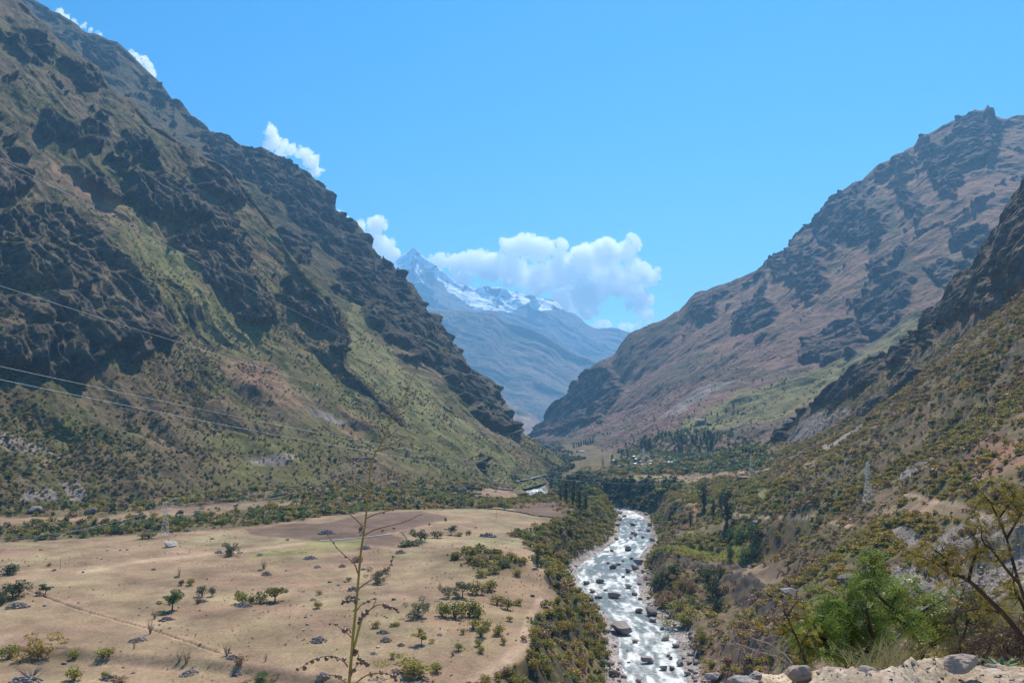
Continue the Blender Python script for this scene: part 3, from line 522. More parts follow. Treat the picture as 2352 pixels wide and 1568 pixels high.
# ================================================================== PLANT BUILDING BLOCKS
def quads_from(C, size, r, flat=0.0, aspect=1.0, droop=0.0):
    """leaf faces centred at C with random attitudes"""
    n = len(C); a = r.normal(size=(n, 3)); a[:, 2] = a[:, 2]*(1-flat)-droop; a /= np.linalg.norm(a, axis=1, keepdims=True)
    b = r.normal(size=(n, 3)); b -= (b*a).sum(1, keepdims=True)*a; b /= np.linalg.norm(b, axis=1, keepdims=True)
    s = (size*(.6+.8*r.random(n)))[:, None]; a = a*s*aspect*.5; b = b*s*.5/math.sqrt(aspect) if aspect > 1 else b*s*.5
    V = np.stack([C-a, C+b*.8, C+a, C-b*.8], 1).reshape(-1, 3); Fc = np.arange(4*n).reshape(n, 4); return V, Fc
def tube(P, rad, k=6):
    P = np.asarray(P, float); rad = np.broadcast_to(np.asarray(rad, float), (len(P),)); T = np.gradient(P, axis=0); T /= np.linalg.norm(T, axis=1, keepdims=True)+1e-9
    ref = np.array([0, 0, 1.0]) if abs(T[:, 2]).mean() < .8 else np.array([0, 1.0, 0]); A = np.cross(T, ref); A /= np.linalg.norm(A, axis=1, keepdims=True)+1e-9; B = np.cross(T, A)
    th = np.linspace(0, 2*math.pi, k, endpoint=False)
    V = P[:, None]+rad[:, None, None]*(np.cos(th)[None, :, None]*A[:, None]+np.sin(th)[None, :, None]*B[:, None])
    n = len(P); i = np.arange(n*k).reshape(n, k); j = np.roll(i, -1, 1)
    Fc = np.stack([i[:-1], j[:-1], j[1:], i[1:]], -1).reshape(-1, 4)
    cap = [(i[-1, 0], i[-1, q], i[-1, q+1], i[-1, min(q+2, k-1)]) for q in range(1, k-2, 2)]
    return V.reshape(-1, 3), np.concatenate([Fc, np.array(cap, int)]) if cap else Fc
def join(parts):
    Vs, Fs, o = [], [], 0
    for V, Fc in parts: Vs.append(V); Fs.append(Fc+o); o += len(V)
    return np.concatenate(Vs), np.concatenate(Fs)
def smoothline(P, n=4):
    P = np.asarray(P, float); t = np.arange(len(P)); tt = np.linspace(0, len(P)-1, (len(P)-1)*n+1)
    m = np.gradient(P, axis=0); i = np.minimum(tt.astype(int), len(P)-2); f = (tt-i)[:, None]
    return (2*f**3-3*f**2+1)*P[i]+(f**3-2*f**2+f)*m[i]+(-2*f**3+3*f**2)*P[i+1]+(f**3-f**2)*m[i+1]
LM = dict(
 olive=leaf_mat('olive foliage', [(.15, .14, .030), (.27, .225, .045), (.38, .28, .055), (.46, .31, .07)]),
 dark=leaf_mat('dark green foliage', [(.030, .050, .018), (.055, .080, .026), (.085, .115, .038)], .25),
 brown=leaf_mat('dry brown twigs and leaves', [(.18, .11, .06), (.29, .175, .10), (.39, .235, .13), (.34, .23, .08)], .2),
 yellow=leaf_mat('yellow green foliage', [(.19, .19, .035), (.29, .27, .05), (.38, .33, .07)], .42),
 green=leaf_mat('fresh green foliage', [(.075, .13, .028), (.12, .185, .040), (.17, .235, .055)], .4),
 grey=leaf_mat('grey green foliage', [(.10, .11, .055), (.16, .165, .085), (.22, .21, .12)], .25),
 gum=leaf_mat('eucalyptus foliage', [(.038, .056, .030), (.062, .086, .042), (.09, .115, .055)], .25))
BARK = simple_mat('bark', (.10, .072, .052), .95, var=.4, scale=6, bump=.02)
TWIG = simple_mat('bleached twig', (.22, .17, .13), .9, var=.35, scale=8)
def shrub_geo(seed, n=150, h=1.0, w=1.0, size=.17, lumps=7, hollow=.25):
    """a rounded bush a metre tall and wide made of leaf clumps with gaps between them"""
    r = np.random.default_rng(seed); L = r.normal(size=(lumps, 3)); L /= np.linalg.norm(L, axis=1, keepdims=True)
    L = L*np.array([.33*w, .33*w, .26*h])*(.6+.5*r.random((lumps, 1)))+np.array([0, 0, .42*h]); L[:, 2] = np.maximum(L[:, 2], .10*h)
    k = r.integers(0, lumps, n); d = r.normal(size=(n, 3)); d /= np.linalg.norm(d, axis=1, keepdims=True)
    C = L[k]+d*(hollow+(1-hollow)*r.random((n, 1))**.5)*np.array([.27*w, .27*w, .28*h]); C[:, 2] = np.abs(C[:, 2])
    return quads_from(C, size, r)
def stems_geo(seed, n=7, h=.7, rad=.018, spread=.35):
    r = np.random.default_rng(seed); P = []
    for i in range(n):
        a = r.random()*6.28; e = np.array([math.cos(a)*spread*r.random(), math.sin(a)*spread*r.random(), h*(.7+.4*r.random())])
        P.append(tube([np.zeros(3)+np.array([0, 0, -.12]), e*.5+r.normal(size=3)*.03, e], [rad, rad*.7, rad*.3], 5))
    return join(P)
def bare_geo(seed, n=26, h=1.0):
    """leafless twiggy bush"""
    r = np.random.default_rng(seed); P = []
    for i in range(n):
        a = r.random()*6.28; t = .25+.45*r.random(); e = np.array([math.cos(a)*t, math.sin(a)*t, h*(.5+.5*r.random())]); m = e*.5+r.normal(size=3)*.05
        P.append(tube([[0, 0, -.1], m, e], [.02, .014, .004], 4))
        for k in range(3):
            q = m+(e-m)*r.random(); P.append(tube([q, q+r.normal(size=3)*np.array([.12, .12, .1])+[0, 0, .1]], [.008, .003], 4))
    return join(P)
def crown_geo(seed, kind, n=900):
    r = np.random.default_rng(seed)
    if kind == 'round':      # spreading tree of one metre height; trunk shows below
        m = 13; L = np.stack([r.normal(size=m)*.22, r.normal(size=m)*.22, .62+r.normal(size=m)*.13], 1); L[:, 2] -= (L[:, 0]**2+L[:, 1]**2)*.9; rad = (.10+.09*r.random(m)); ax = np.array([1, 1, .72])
    elif kind == 'tall':     # eucalyptus: ragged column of separate tufts
        m = 20; z = np.linspace(.22, .96, m)+r.normal(size=m)*.02; sp = .13*np.sin(np.clip((z-.05)/1.0, 0, 1)*math.pi)**.6; a = r.random(m)*6.28; L = np.stack([np.cos(a)*sp*r.random(m)*1.3, np.sin(a)*sp*r.random(m)*1.3, z], 1); rad = .05+.05*r.random(m); ax = np.array([1, 1, 1.3])
    elif kind == 'cone':     # dense dark cypress-like or pine tree
        m = 26; z = np.linspace(.10, .97, m); sp = .17*(1-z)**.8+.015; a = np.arange(m)*2.4; L = np.stack([np.cos(a)*sp*.7, np.sin(a)*sp*.7, z], 1); rad = sp*.7+.02; ax = np.array([1, 1, .9])
    elif kind == 'bushy':
        m = 15; L = np.stack([r.normal(size=m)*.26, r.normal(size=m)*.26, .38+r.normal(size=m)*.20], 1); rad = .13+.09*r.random(m); ax = np.array([1, 1, .85]); L[:, 2] = np.clip(L[:, 2], .10, .8)
    k = r.choice(m, n, p=rad**2/(rad**2).sum()); d = r.normal(size=(n, 3)); d /= np.linalg.norm(d, axis=1, keepdims=True)
    C = L[k]+d*(rad[k]*(.35+.65*r.random(n)**.5))[:, None]*ax; C[:, 2] = np.maximum(C[:, 2], .03)
    V, Fc = quads_from(C, .052 if kind != 'tall' else .04, r, droop=.3 if kind in ('tall', 'round') else 0)
    limbs = []
    for q in L[::2]:
        b = np.array([q[0]*.15, q[1]*.15, min(.35, q[2]*.55)]); limbs.append(tube([b, (b+q)/2+r.normal(size=3)*.015, q], [.014, .009, .004], 5))
    top = .5 if kind in ('round', 'bushy') else .95
    tr = tube([[0, 0, -.05], [.01, 0, .12], [.0, .015, .3], [.01, 0, top]], [.030, .024, .018, .004], 8)
    return (V, Fc), join([tr]+limbs)
_cache = {}
def plant_meshes(kind, mat, seed):
    key = (kind, mat, seed)
    if key in _cache: return _cache[key]
    if kind == 'shrub':
        a = mesh_np('foliage', *shrub_geo(seed, 420, size=.10, lumps=10), LM[mat]); b = mesh_np('stem', *stems_geo(seed), BARK)
    elif kind == 'bare':
        a = None; b = mesh_np('bare_twigs', *bare_geo(seed), TWIG)
    else:
        c, t = crown_geo(seed, kind, 1500 if kind in ('round', 'bushy') else 900); a = mesh_np('crown', *c, LM[mat]); b = mesh_np('trunk', *t, BARK)
    _cache[key] = (a, b); return a, b
def plant(kind, mat, P, h, wd, label, group=None, seed=0, name=None, cat=None, rz=None):
    """one plant: an empty at its foot with crown and trunk (or foliage and stem) as parts"""
    a, b = plant_meshes(kind, mat, seed)
    nm = name or {'shrub': 'shrub', 'bare': 'dry_shrub', 'cone': 'conifer', 'tall': 'eucalyptus_tree'}.get(kind, 'tree')
    e = empty(nm, P, label, cat or {'shrub': 'shrub', 'bare': 'shrub'}.get(kind, 'tree'), group, rz if rz is not None else random.random()*6.28)
    e.scale = (wd, wd, h)
    if a:
        o = obj('foliage' if kind == 'shrub' else 'crown', a, e)
    obj({'shrub': 'stem', 'bare': 'bare_twigs'}.get(kind, 'trunk'), b, e)
    return e
# rocks
def rock_mesh(name, seed, mat, sub=3, flat=.7):
    bm = bmesh.new(); bmesh.ops.create_icosphere(bm, subdivisions=sub, radius=.5); me = bpy.data.meshes.new(name); bm.to_mesh(me); bm.free()
    n = len(me.vertices); P = np.empty(n*3, np.float32); me.vertices.foreach_get('co', P); P = P.reshape(-1, 3); r = np.random.default_rng(seed)
    for _ in range(16):      # chip flat facets off the stone
        nn = r.normal(size=3); nn /= np.linalg.norm(nn); d = .24+.20*r.random(); h = P@nn; P = P-np.maximum(h-d, 0)[:, None]*nn*.95
    P = P*(1+.22*fbm(P*2.5+seed, 3)+.10*ridged(P*6+seed, 3))[:, None]*np.array([1, .8+.2*r.random(), flat]); me.vertices.foreach_set('co', P.ravel().astype(np.float32)); me.update(); me.materials.append(mat); return me
def rock_mat(name, c, c2):
    m, n, l = newmat(name); out = N(n, 'ShaderNodeOutputMaterial'); bs = N(n, 'ShaderNodeBsdfPrincipled'); l.new(bs.outputs[0], out.inputs[0]); bs.inputs['Roughness'].default_value = .8; bs.inputs['Specular IOR Level'].default_value = .3
    tc = N(n, 'ShaderNodeTexCoord'); oi = N(n, 'ShaderNodeObjectInfo'); a = noise_node(n, l, tc.outputs['Object'], 4, 8, .7)
    s = math_(n, l, 'ADD', math_(n, l, 'MULTIPLY', a.outputs[0], .7), math_(n, l, 'MULTIPLY', oi.outputs['Random'], .35))
    r = ramp(n, l, s, [(.3, c), (.75, c2)]); l.new(r.outputs[0], bs.inputs['Base Color'])
    bp = N(n, 'ShaderNodeBump'); bp.inputs['Distance'].default_value = .05; l.new(a.outputs[0], bp.inputs['Height']); l.new(bp.outputs[0], bs.inputs['Normal']); return m
RM = dict(river=rock_mat('river stone', (.15, .115, .105), (.40, .33, .30)), field=rock_mat('field stone', (.11, .085, .075), (.30, .25, .225)), scree=rock_mat('scree stone', (.19, .155, .14), (.46, .39, .355)), pale=rock_mat('pale stone', (.38, .31, .27), (.55, .47, .42)), pink=rock_mat('pinkish stone', (.46, .33, .26), (.66, .52, .43)))
ROCKS = {k: [rock_mesh('stone', i+10*j, RM[k], 3) for i in range(4)] for j, k in enumerate(RM)}
_rp = {}
def rock(P, size, mat, label, name='boulder', group=None, squash=1.0, sink=.15, rz=None, tilt=.2, seed=None):
    k = random.randrange(4) if seed is None else seed; o = obj(name, ROCKS[mat][k]); o.location = Vector(P)+Vector((0, 0, size*(.35*squash-sink)))
    o.rotation_euler = (random.uniform(-tilt, tilt), random.uniform(-tilt, tilt), random.random()*6.28 if rz is None else rz); o.scale = (size, size, size*squash)
    return tag(o, label, 'rock', group)

# ------------------------------------------------------------------ meet a sight line with the ground
bpy.context.view_layer.update(); DG = bpy.context.evaluated_depsgraph_get()
def hit(u, v, mind=12):
    d = Vector(ray(float(u), float(v))).normalized(); ok, p, nn, i, o, mm = sc.ray_cast(DG, d*mind, d)
    return p if ok else Vector(at_y(u, v, 1500))
def drop(x, y, top=2500):
    ok, p, nn, i, o, mm = sc.ray_cast(DG, Vector((x, y, top)), Vector((0, 0, -1))); return p if ok else Vector((x, y, 0))
def m_per_px(p): return p[1]/F

# ------------------------------------------------------------------ cover nobody could count: one object per patch
def stuff_points(name, P, scale, rz, kind, protos, label=None, tilt=None, cat=None):
    me = bpy.data.meshes.new(name); me.vertices.add(len(P)); me.vertices.foreach_set('co', np.ascontiguousarray(P, np.float32).ravel())
    rot = np.zeros((len(P), 3), np.float32); rot[:, 2] = rz
    if tilt is not None: rot[:, :2] = tilt
    for nm, ty, dat, key in (('rot', 'FLOAT_VECTOR', rot, 'vector'), ('scl', 'FLOAT_VECTOR', np.asarray(scale, np.float32), 'vector'), ('kind', 'INT', np.asarray(kind, np.int32), 'value')):
        a = me.attributes.new(nm, ty, 'POINT'); a.data.foreach_set(key, np.ascontiguousarray(dat).ravel())
    o = obj(name, me); ng = bpy.data.node_groups.new(name+' layout', 'GeometryNodeTree'); n, l = ng.nodes, ng.links
    ng.interface.new_socket('Geometry', in_out='INPUT', socket_type='NodeSocketGeometry'); ng.interface.new_socket('Geometry', in_out='OUTPUT', socket_type='NodeSocketGeometry')
    gi = n.new('NodeGroupInput'); go = n.new('NodeGroupOutput'); j = n.new('GeometryNodeJoinGeometry')
    def attr(nm, ty): x = n.new('GeometryNodeInputNamedAttribute'); x.data_type = ty; x.inputs[0].default_value = nm; return x.outputs[0]
    rt, sl, kd = attr('rot', 'FLOAT_VECTOR'), attr('scl', 'FLOAT_VECTOR'), attr('kind', 'INT')
    for i, pr in enumerate(protos):
        oi = n.new('GeometryNodeObjectInfo'); oi.inputs['Object'].default_value = pr; oi.inputs['As Instance'].default_value = False; oi.transform_space = 'ORIGINAL'
        cmp = n.new('FunctionNodeCompare'); cmp.data_type = 'INT'; cmp.operation = 'EQUAL'; l.new(kd, cmp.inputs[2]); cmp.inputs[3].default_value = i
        ip = n.new('GeometryNodeInstanceOnPoints'); l.new(gi.outputs[0], ip.inputs['Points']); l.new(cmp.outputs[0], ip.inputs['Selection']); l.new(oi.outputs['Geometry'], ip.inputs['Instance'])
        e2 = n.new('FunctionNodeEulerToRotation'); l.new(rt, e2.inputs[0]); l.new(e2.outputs[0], ip.inputs['Rotation']); l.new(sl, ip.inputs['Scale']); l.new(ip.outputs[0], j.inputs[0])
    l.new(j.outputs[0], go.inputs[0]); md = o.modifiers.new('layout', 'NODES'); md.node_group = ng
    tag(o, label, cat, kind='stuff'); return o
def sample_grid(G, dens, seed, maxn=60000):
    """random places on a sheet, dens = number per square metre of ground at each vertex"""
    r = np.random.default_rng(seed); A = G[:-1, :-1]; B = G[:-1, 1:]; C = G[1:, :-1]; D = G[1:, 1:]
    ar = np.linalg.norm(np.cross((B-A)[..., :2], (C-A)[..., :2])[..., None], axis=-1)
    w = (ar*np.maximum(dens[:-1, :-1], 0)).ravel(); tot = w.sum(); n = int(min(maxn, r.poisson(tot)))
    k = np.searchsorted(np.cumsum(w), r.random(n)*tot); k = np.minimum(k, len(w)-1); i, j = np.divmod(k, G.shape[1]-1)
    a, b = r.random((n, 1)), r.random((n, 1)); P = A[i, j]*(1-a)*(1-b)+B[i, j]*a*(1-b)+C[i, j]*(1-a)*b+D[i, j]*a*b
    return P, i, j

# ================================================================== SHRUB COVER
KINDS = ['olive', 'brown', 'dark', 'yellow', 'green', 'grey']
def cover_density():
    Qs = Q/22; patch = sstep(-.35, .25, fbm(Qs+4, 3)); pa2 = sstep(-.2, .3, fbm(Q/70+8, 3))
    scr = screeG; pl = pmask(PX['plough']+PX['tan'], GU, GV, Q/14, 6, 1)*(GY < 1500); gf = pmask(PX['green'][:3], GU, GV, Q/14, 4, 1)
    dry = (1-flatm)*(Gd > 6)*(1-scr*.93)*(1-pl*np.where(GX > 60, .75, .95))*(1-gf)
    rightm = Gright & (GY < 1250); left_bank = (~Gright) & (GX > -30) & (GY < 850) & (flatm < .3)
    d = np.zeros(GX.shape)
    d = np.where(rightm, .24*(.22+1.0*patch)*(.35+pa2*.8)*sstep(1150, 700, GY)+.05*patch*sstep(700, 1150, GY), d)
    d = np.where(rightm & (GY < 130), .30*(.3+patch), d)
    d = np.where(Gright & (GY < 130) & (GX > 5), .30*(.3+patch), d)
    d = np.where(left_bank, .16*(.35+patch), d)
    strip = (~Gright) & (flatm < .3) & ~left_bank
    d = np.where(strip, .045*(.3+patch), d)
    bend = (GY > 860) & (Gpb > -8) & (Gpb < 40) & (Gd > 3); d = np.where(bend & Gright, .10*(.4+patch), d)
    vill = pip([(1400, 1065), (1480, 1010), (1640, 1000), (1780, 1040), (1760, 1085), (1560, 1092), (1400, 1092)], GU, GV) & (GY > 850); d = np.where(vill, .03*(.5+patch)*np.where(pip([(1400, 1044), (1562, 1044), (1562, 1078), (1400, 1078)], GU, GV), .3, 1), d)
    d = np.where(GY > 1500, d*.5, d)
    rim = flatm*sstep(-7, -1.5, Gpb)*(GY < 720)*(GX > -40)*.05*(.2+patch); los = pip([(1150, 1095), (1262, 1095), (1262, 1140), (1150, 1140)], GU, GV) & (GY > 900)
    return (d*dry*(1-los)+rim)*(GY > 16)*(GY < 2600)*(GU > -400)*(GU < 2760), left_bank, bend, vill, strip
CD, LB, BE, VI, ST = cover_density()
CP_, ci, cj = sample_grid(G, CD, 5, 140000)
r = np.random.default_rng(9); n_ = len(CP_); print('cover', n_); lb, be, vi, st_, gs = LB[ci, cj], BE[ci, cj], VI[ci, cj], ST[ci, cj], Gtint[ci, cj]
nz = fbm(CP_/45+3, 3)+.25*r.normal(size=n_); x = r.random(n_)
kind = np.where(x < .46, 0, np.where(x < .74, 1, np.where(x < .84, 2, np.where(x < .90, 3, np.where(x < .94, 4, 5)))))
kind = np.where((nz > .10) & (x > .25), 1, kind); kind = np.where((nz < -.12) & (x < .85), 0, kind)
kind = np.where(lb, np.where(x < .42, 0, np.where(x < .74, 3, np.where(x < .86, 1, np.where(x < .93, 5, 4)))), kind)
kind = np.where(be, np.where(x < .6, 2, np.where(x < .85, 4, 1)), kind); kind = np.where(vi, np.where(x < .4, 4, np.where(x < .65, 2, np.where(x < .85, 0, 5))), kind)
kind = np.where(st_, np.where(x < .38, 0, np.where(x < .58, 4, np.where(x < .78, 2, np.where(x < .9, 1, 3)))), kind)
kind = np.where((CP_[:, 0] > 60) & (CP_[:, 1] > 560) & (CP_[:, 1] < 900) & (x > .5) & (CP_[:, 2] < -55), np.where(x > .78, 4, 3), kind)
hgt = (1.0+3.0*r.random(n_)**2.6)*np.where(be | vi, 1.9, 1)*np.where(lb, 1.25, 1)*np.where(st_, 1.35, 1); hgt = hgt*np.interp(CP_[:, 1], [15, 60, 160], [.35, .5, 1])
wd = hgt*(.95+.7*r.random(n_)); rz = r.random(n_)*6.28
# the ones that show largest are plants of their own
vis = (hgt/CP_[:, 1])*(CP_[:, 1] > 24); U_, V_ = proj(CP_); inpic = (U_ > -20) & (U_ < 2372) & (V_ > 0) & (V_ < 1590)
# hidden behind the near crest? test the sight line
order = np.argsort(-vis*inpic); own = []
for k in order[:900]:
    d = Vector(CP_[k]+np.array([0, 0, hgt[k]*.8])); L = d.length; dd = d.normalized(); ok, p, *_ = sc.ray_cast(DG, dd*12, dd, distance=L-14)
    if not ok: own.append(k)
    if len(own) >= 280: break
NAMES = {0: ('olive', 'olive green rounded shrub'), 1: ('brown', 'dry brown leafless looking shrub'), 2: ('dark', 'dark green dense shrub'), 3: ('yellow', 'yellow green airy shrub'), 4: ('green', 'fresh green leafy shrub'), 5: ('grey', 'grey green thorny shrub')}
PROTO = {}
for q in range(6):
    kk = [k for k in own if kind[k] == q][:2]
MARKS = [(1995, 1162, 'the large lattice pylon'), (1726, 1104, 'the middle pylon'), (1680, 1284, 'the maize plot'), (1670, 1210, 'the tallest eucalyptus'), (1720, 1243, 'the broad green trees'), (2150, 1300, 'the grey scree'), (2160, 1155, 'the hillside footpath'), (2280, 1060, 'the reddish bare patch'), (1812, 1366, 'the flat dark rock'), (1760, 1460, 'the broken brown bank'), (1850, 1188, 'the level track'), (1960, 1340, 'the layered rock'), (2100, 1420, 'the lower end of the scree'), (1230, 1250, 'the bright bush on the gorge rim'), (1300, 1240, 'the dark cliff on the left bank'), (1240, 1304, 'the slim tree on the gorge rim'), (1330, 1440, 'the huge boulder in the river'), (1230, 1500, 'the path along the gorge rim'), (1380, 1540, 'the stony margin at the near bend'), (1300, 1380, 'the middle of the left gorge bank'), (1500, 1370, 'the right river margin'), (1840, 1290, 'the upper end of the brown terrace'), (1900, 1480, 'the forked pepper tree'), (2110, 1470, 'the taller pepper tree'), (2300, 1480, 'the leaning dark tree')]
MARKS += [(379, 1233, 'the left pylon'), (81, 1177, 'the first big rock at the slope foot'), (206, 1181, 'the second big rock at the slope foot'), (760, 1195, 'the ploughed plots'), (560, 1205, 'the green belt gap'), (1535, 1061, 'the longest white roof'), (1483, 1033, 'the tallest village conifer'), (1608, 971, 'the big pointed boulder'), (1408, 1057, 'the leftmost village house'), (1345, 1022, 'the valley floor grove'), (1495, 1067, 'the long low house'), (1708, 1096, 'the red roofed building'), (1590, 1020, 'the dense grove'), (1426, 1071, 'the low shed'), (1551, 1059, 'the rightmost village house'), (1250, 1040, 'the narrow end of the valley'), (1510, 1180, 'the pebble bar at the far bend'), (1460, 1210, 'the far rapids'), (1440, 1250, 'the middle rapids'), (1370, 1320, 'the wide pool'), (1390, 1350, 'the left cluster of rocks'), (1500, 1400, 'the paired boulders'), (1480, 1520, 'the near rapids'), (1530, 1466, 'the right hand boulder')]
def mark(u, v): return min(MARKS, key=lambda m: (m[0]-u)**2+(m[1]-v)**2*2)
seen = {}
def where_words(u, v):
    m = mark(u, v); dx, dy = u-m[0], v-m[1]; near = math.hypot(dx, dy) < 28
    side = ('left of ' if dx < 0 else 'right of ') if abs(dx) > abs(dy)*1.4 else ('above ' if dy < 0 else 'below ')
    return ('close ' if near else '')+side+m[2]
for k in own:
    q = int(kind[k]); mt, tx = NAMES[q]; pl_ = 'on the bushy bank between the field and the river' if lb[k] else 'on the dry stony hillside right of the river'
    szw = 'small' if hgt[k] < 1.5 else ('large' if hgt[k] > 2.6 else 'middling'); e = plant('shrub', mt, CP_[k], hgt[k], wd[k]*.95, szw+' '+tx+' '+where_words(*[float(z) for z in (U_[k], V_[k])]), tx.replace('shrub', 'shrubs')+' '+pl_, seed=int(k) % 3, rz=rz[k])
rest = np.setdiff1d(np.arange(n_), own)
# light weight bushes for the rest of the cover; the patterns are the first plants of each cover
def cover_protos(prefix, mats, n=110, size=.2):
    return [mesh_np(prefix, *shrub_geo(50+i, n, size=size, lumps=6), LM[m_]) for i, m_ in enumerate(mats)]
def cover_object(name, P, h, w, rz, kind, label, meshes, cat='shrubs'):
    """pattern plants live as parts at the spot of the first plants of the cover"""
    ps = []; used = []
    for i, me in enumerate(meshes):
        ks = np.where(kind == i)[0]
        if len(ks) == 0: ks = [0]
        k = ks[0]; used.append(k); o = bpy.data.objects.new('bush', me); COL.objects.link(o); o.location = P[k]; o.scale = (w[k], w[k], h[k]); o.rotation_euler = (0, 0, rz[k]); ps.append(o)
    keep = np.setdiff1d(np.arange(len(P)), used)
    s = stuff_points(name, P[keep], np.stack([w[keep], w[keep], h[keep]], 1), rz[keep], kind[keep], ps, label, cat=cat)
    for o in ps: o.parent = s
    return s
CM6 = cover_protos('bush', KINDS)
P3 = CP_[rest]
cover_object('scrub', P3, hgt[rest], wd[rest], rz[rest], kind[rest], 'low mixed scrub of olive and brown bushes over the dry slopes and banks', CM6)
# slopes of the left mountain
def slope_cover(name, Gs, T, RK, zmax, base, seed, label, big=1.0, maxn=36000, kk=(.35, .5, .9), umax=2800):
    U, V = proj(Gs); q = Gs.astype(np.float32); low = sstep(zmax, zmax*.15-60, Gs[..., 2]); patch = sstep(-.25, .3, fbm(q/60+seed, 4))
    gh = Gs[..., 2] > -200
    de = base*(low*1.0+.10)*(.15+patch)*(1-RK*.75)*(U > -380)*(U < umax)*gh; de[-8:] = 0
    P, i, j = sample_grid(Gs, de, seed, maxn); r = np.random.default_rng(seed); n = len(P); x = r.random(n)
    h = (1.2+2.0*r.random(n)**1.8)*big; w = h*(1+.6*r.random(n))
    kd = np.where(x < kk[0], 0, np.where(x < kk[1], 1, np.where(x < kk[2], 2, np.where(x < .97, 5, 4))))
    return cover_object(name, P, h, w, r.random(n)*6.28, kd, label, CM6)
slope_cover('scrub', GL1, TL1, RL1, 330, .10, 31, 'dark bushes dotting the near left mountain slope')
slope_cover('scrub', GL2, TL2, RL2, 260, .030, 32, 'dark bushes dotting the far left mountain slope', kk=(.3, .42, .93))
slope_cover('scrub', GR, TR, RR, 240, .004, 33, 'scattered bushes and small trees on the hazy right mountain', 1.6, 12000, kk=(.3, .4, .9))
slope_cover('scrub', GRN, TRN, RRN, 260, .07, 34, 'olive and brown bushes on the steep hillside below the dark rock rib', .85, 26000, kk=(.5, .8, .9))
U, V = proj(GR); fm = pmask([[(1400, 1062), (1440, 1020), (1500, 1000), (1600, 985), (1740, 1005), (1770, 1070)]], U, V, GR.astype(np.float32)/40, 14, 1)*(GR[..., 1] < 2000); P, _, _ = sample_grid(GR, fm*.014, 61, 6000); r = np.random.default_rng(61)
if len(P) > 20:
    h = 3.5+4.5*r.random(len(P))**1.5; x = r.random(len(P)); cover_object('grove', P, h, h*(.7+.4*r.random(len(P))), x*6.28, np.where(x < .45, 4, np.where(x < .75, 2, np.where(x < .9, 0, 5))), 'mixed green wood on the slope behind the village', CM6, cat='trees')
# stones of the scree slopes and of the river margins
def stone_cover(name, P, s, kindn, mats, label, cat='stones'):
    r = np.random.default_rng(len(P)); n = len(P); kd = r.integers(0, len(mats), n); tl = r.normal(size=(n, 2))*.4; sc3 = s[:, None]*np.stack([np.ones(n), .7+.5*r.random(n), .6+.4*r.random(n)], 1); ps = []; used = []
    for i, me in enumerate(mats):
        k = np.where(kd == i)[0][0]; used.append(k); o = bpy.data.objects.new('stone', me); COL.objects.link(o); o.location = P[k]; o.scale = sc3[k]; ps.append(o)
    keep = np.setdiff1d(np.arange(n), used)
    S = stuff_points(name, P[keep], sc3[keep], r.random(len(keep))*6.28, kd[keep], ps, label, tilt=tl[keep], cat=cat)
    for o in ps: o.parent = S
    return S
LOW = {k: [rock_mesh('stone', 70+i, RM[k], 2, .75) for i in range(3)] for k in ('scree', 'river', 'field')}
sd_ = screeG*(Gright)*(GU > 1700)*(GY < 600)*1.2*(.35+sstep(-.3, .2, fbm(Q/11, 3))); SP_, _, _ = sample_grid(G, sd_, 41, 26000); r = np.random.default_rng(1)
stone_cover('scree', SP_, .40+.95*r.random(len(SP_))**2.4, 0, LOW['scree'], 'grey loose stones of the scree slope at the right edge')
for Gs, sm, nm in ((GL1, [[(0, 970), (60, 975), (150, 1012), (165, 1035), (90, 1022), (0, 1000)], [(40, 1135), (90, 1112), (120, 1120), (130, 1150), (60, 1152)], [(135, 1105), (180, 1105), (205, 1150), (160, 1150)]], 'pale grey boulder field on the lower left slope'), (GRN, [[(1790, 1020), (1860, 965), (1930, 935), (1990, 960), (1940, 1000), (1860, 1030)], [(1985, 985), (2050, 930), (2010, 1000), (1900, 1045)]], 'grey rubble below the dark rock rib')):
    U, V = proj(Gs); mk = pmask(sm, U, V, Gs.astype(np.float32)/40, 10, 1); P, _, _ = sample_grid(Gs, mk*.20, 42, 5000); r = np.random.default_rng(2)
    if len(P) > 5: stone_cover('scree', P, .6+1.6*r.random(len(P))**2.5, 0, LOW['scree'], nm)
md_ = ((Gd > -2.5) & (Gd < 13) & (GY > 200) & (GY < 1400) & (GZ-Gzr < 6))*np.where(Gd < .5, .02, .85)*np.where(Gright, 1.1, .8); RP_, _, _ = sample_grid(G, md_, 43, 15000)
stone_cover('river_stones', RP_, .30+1.25*r.random(len(RP_))**3 if False else .30+1.3*np.random.default_rng(4).random(len(RP_))**3, 0, LOW['river'], 'reddish grey stones lining both margins of the river')
fd_ = flatm*(GY < 640)*.014*(.2+sstep(0, .4, fbm(Q/30+70, 3))*2.5); FP_, _, _ = sample_grid(G, fd_, 44, 9000)
stone_cover('field_stones', FP_, .15+.5*np.random.default_rng(5).random(len(FP_))**3, 0, LOW['field'], 'small loose stones scattered over the bare tan field')
fg_ = flatm*(GY < 560)*.010*(.15+sstep(.05, .4, fbm(Q/35+170, 3))*2.5)+flatm*pip([(980, 1290), (1240, 1290), (1240, 1480), (1080, 1500), (960, 1420)], GU, GV)*.012; FG_, _, _ = sample_grid(G, fg_, 45, 7000); r = np.random.default_rng(6); m_ = len(FG_)
cover_object('tussocks', FG_, .25+.6*r.random(m_)**2, .4+.9*r.random(m_)**2, r.random(m_)*6.28, np.where(r.random(m_) < .5, 3, np.where(r.random(m_) < .6, 1, 0)), 'small dry tussocks and low yellow weeds in the tan field', CM6, cat='weeds')

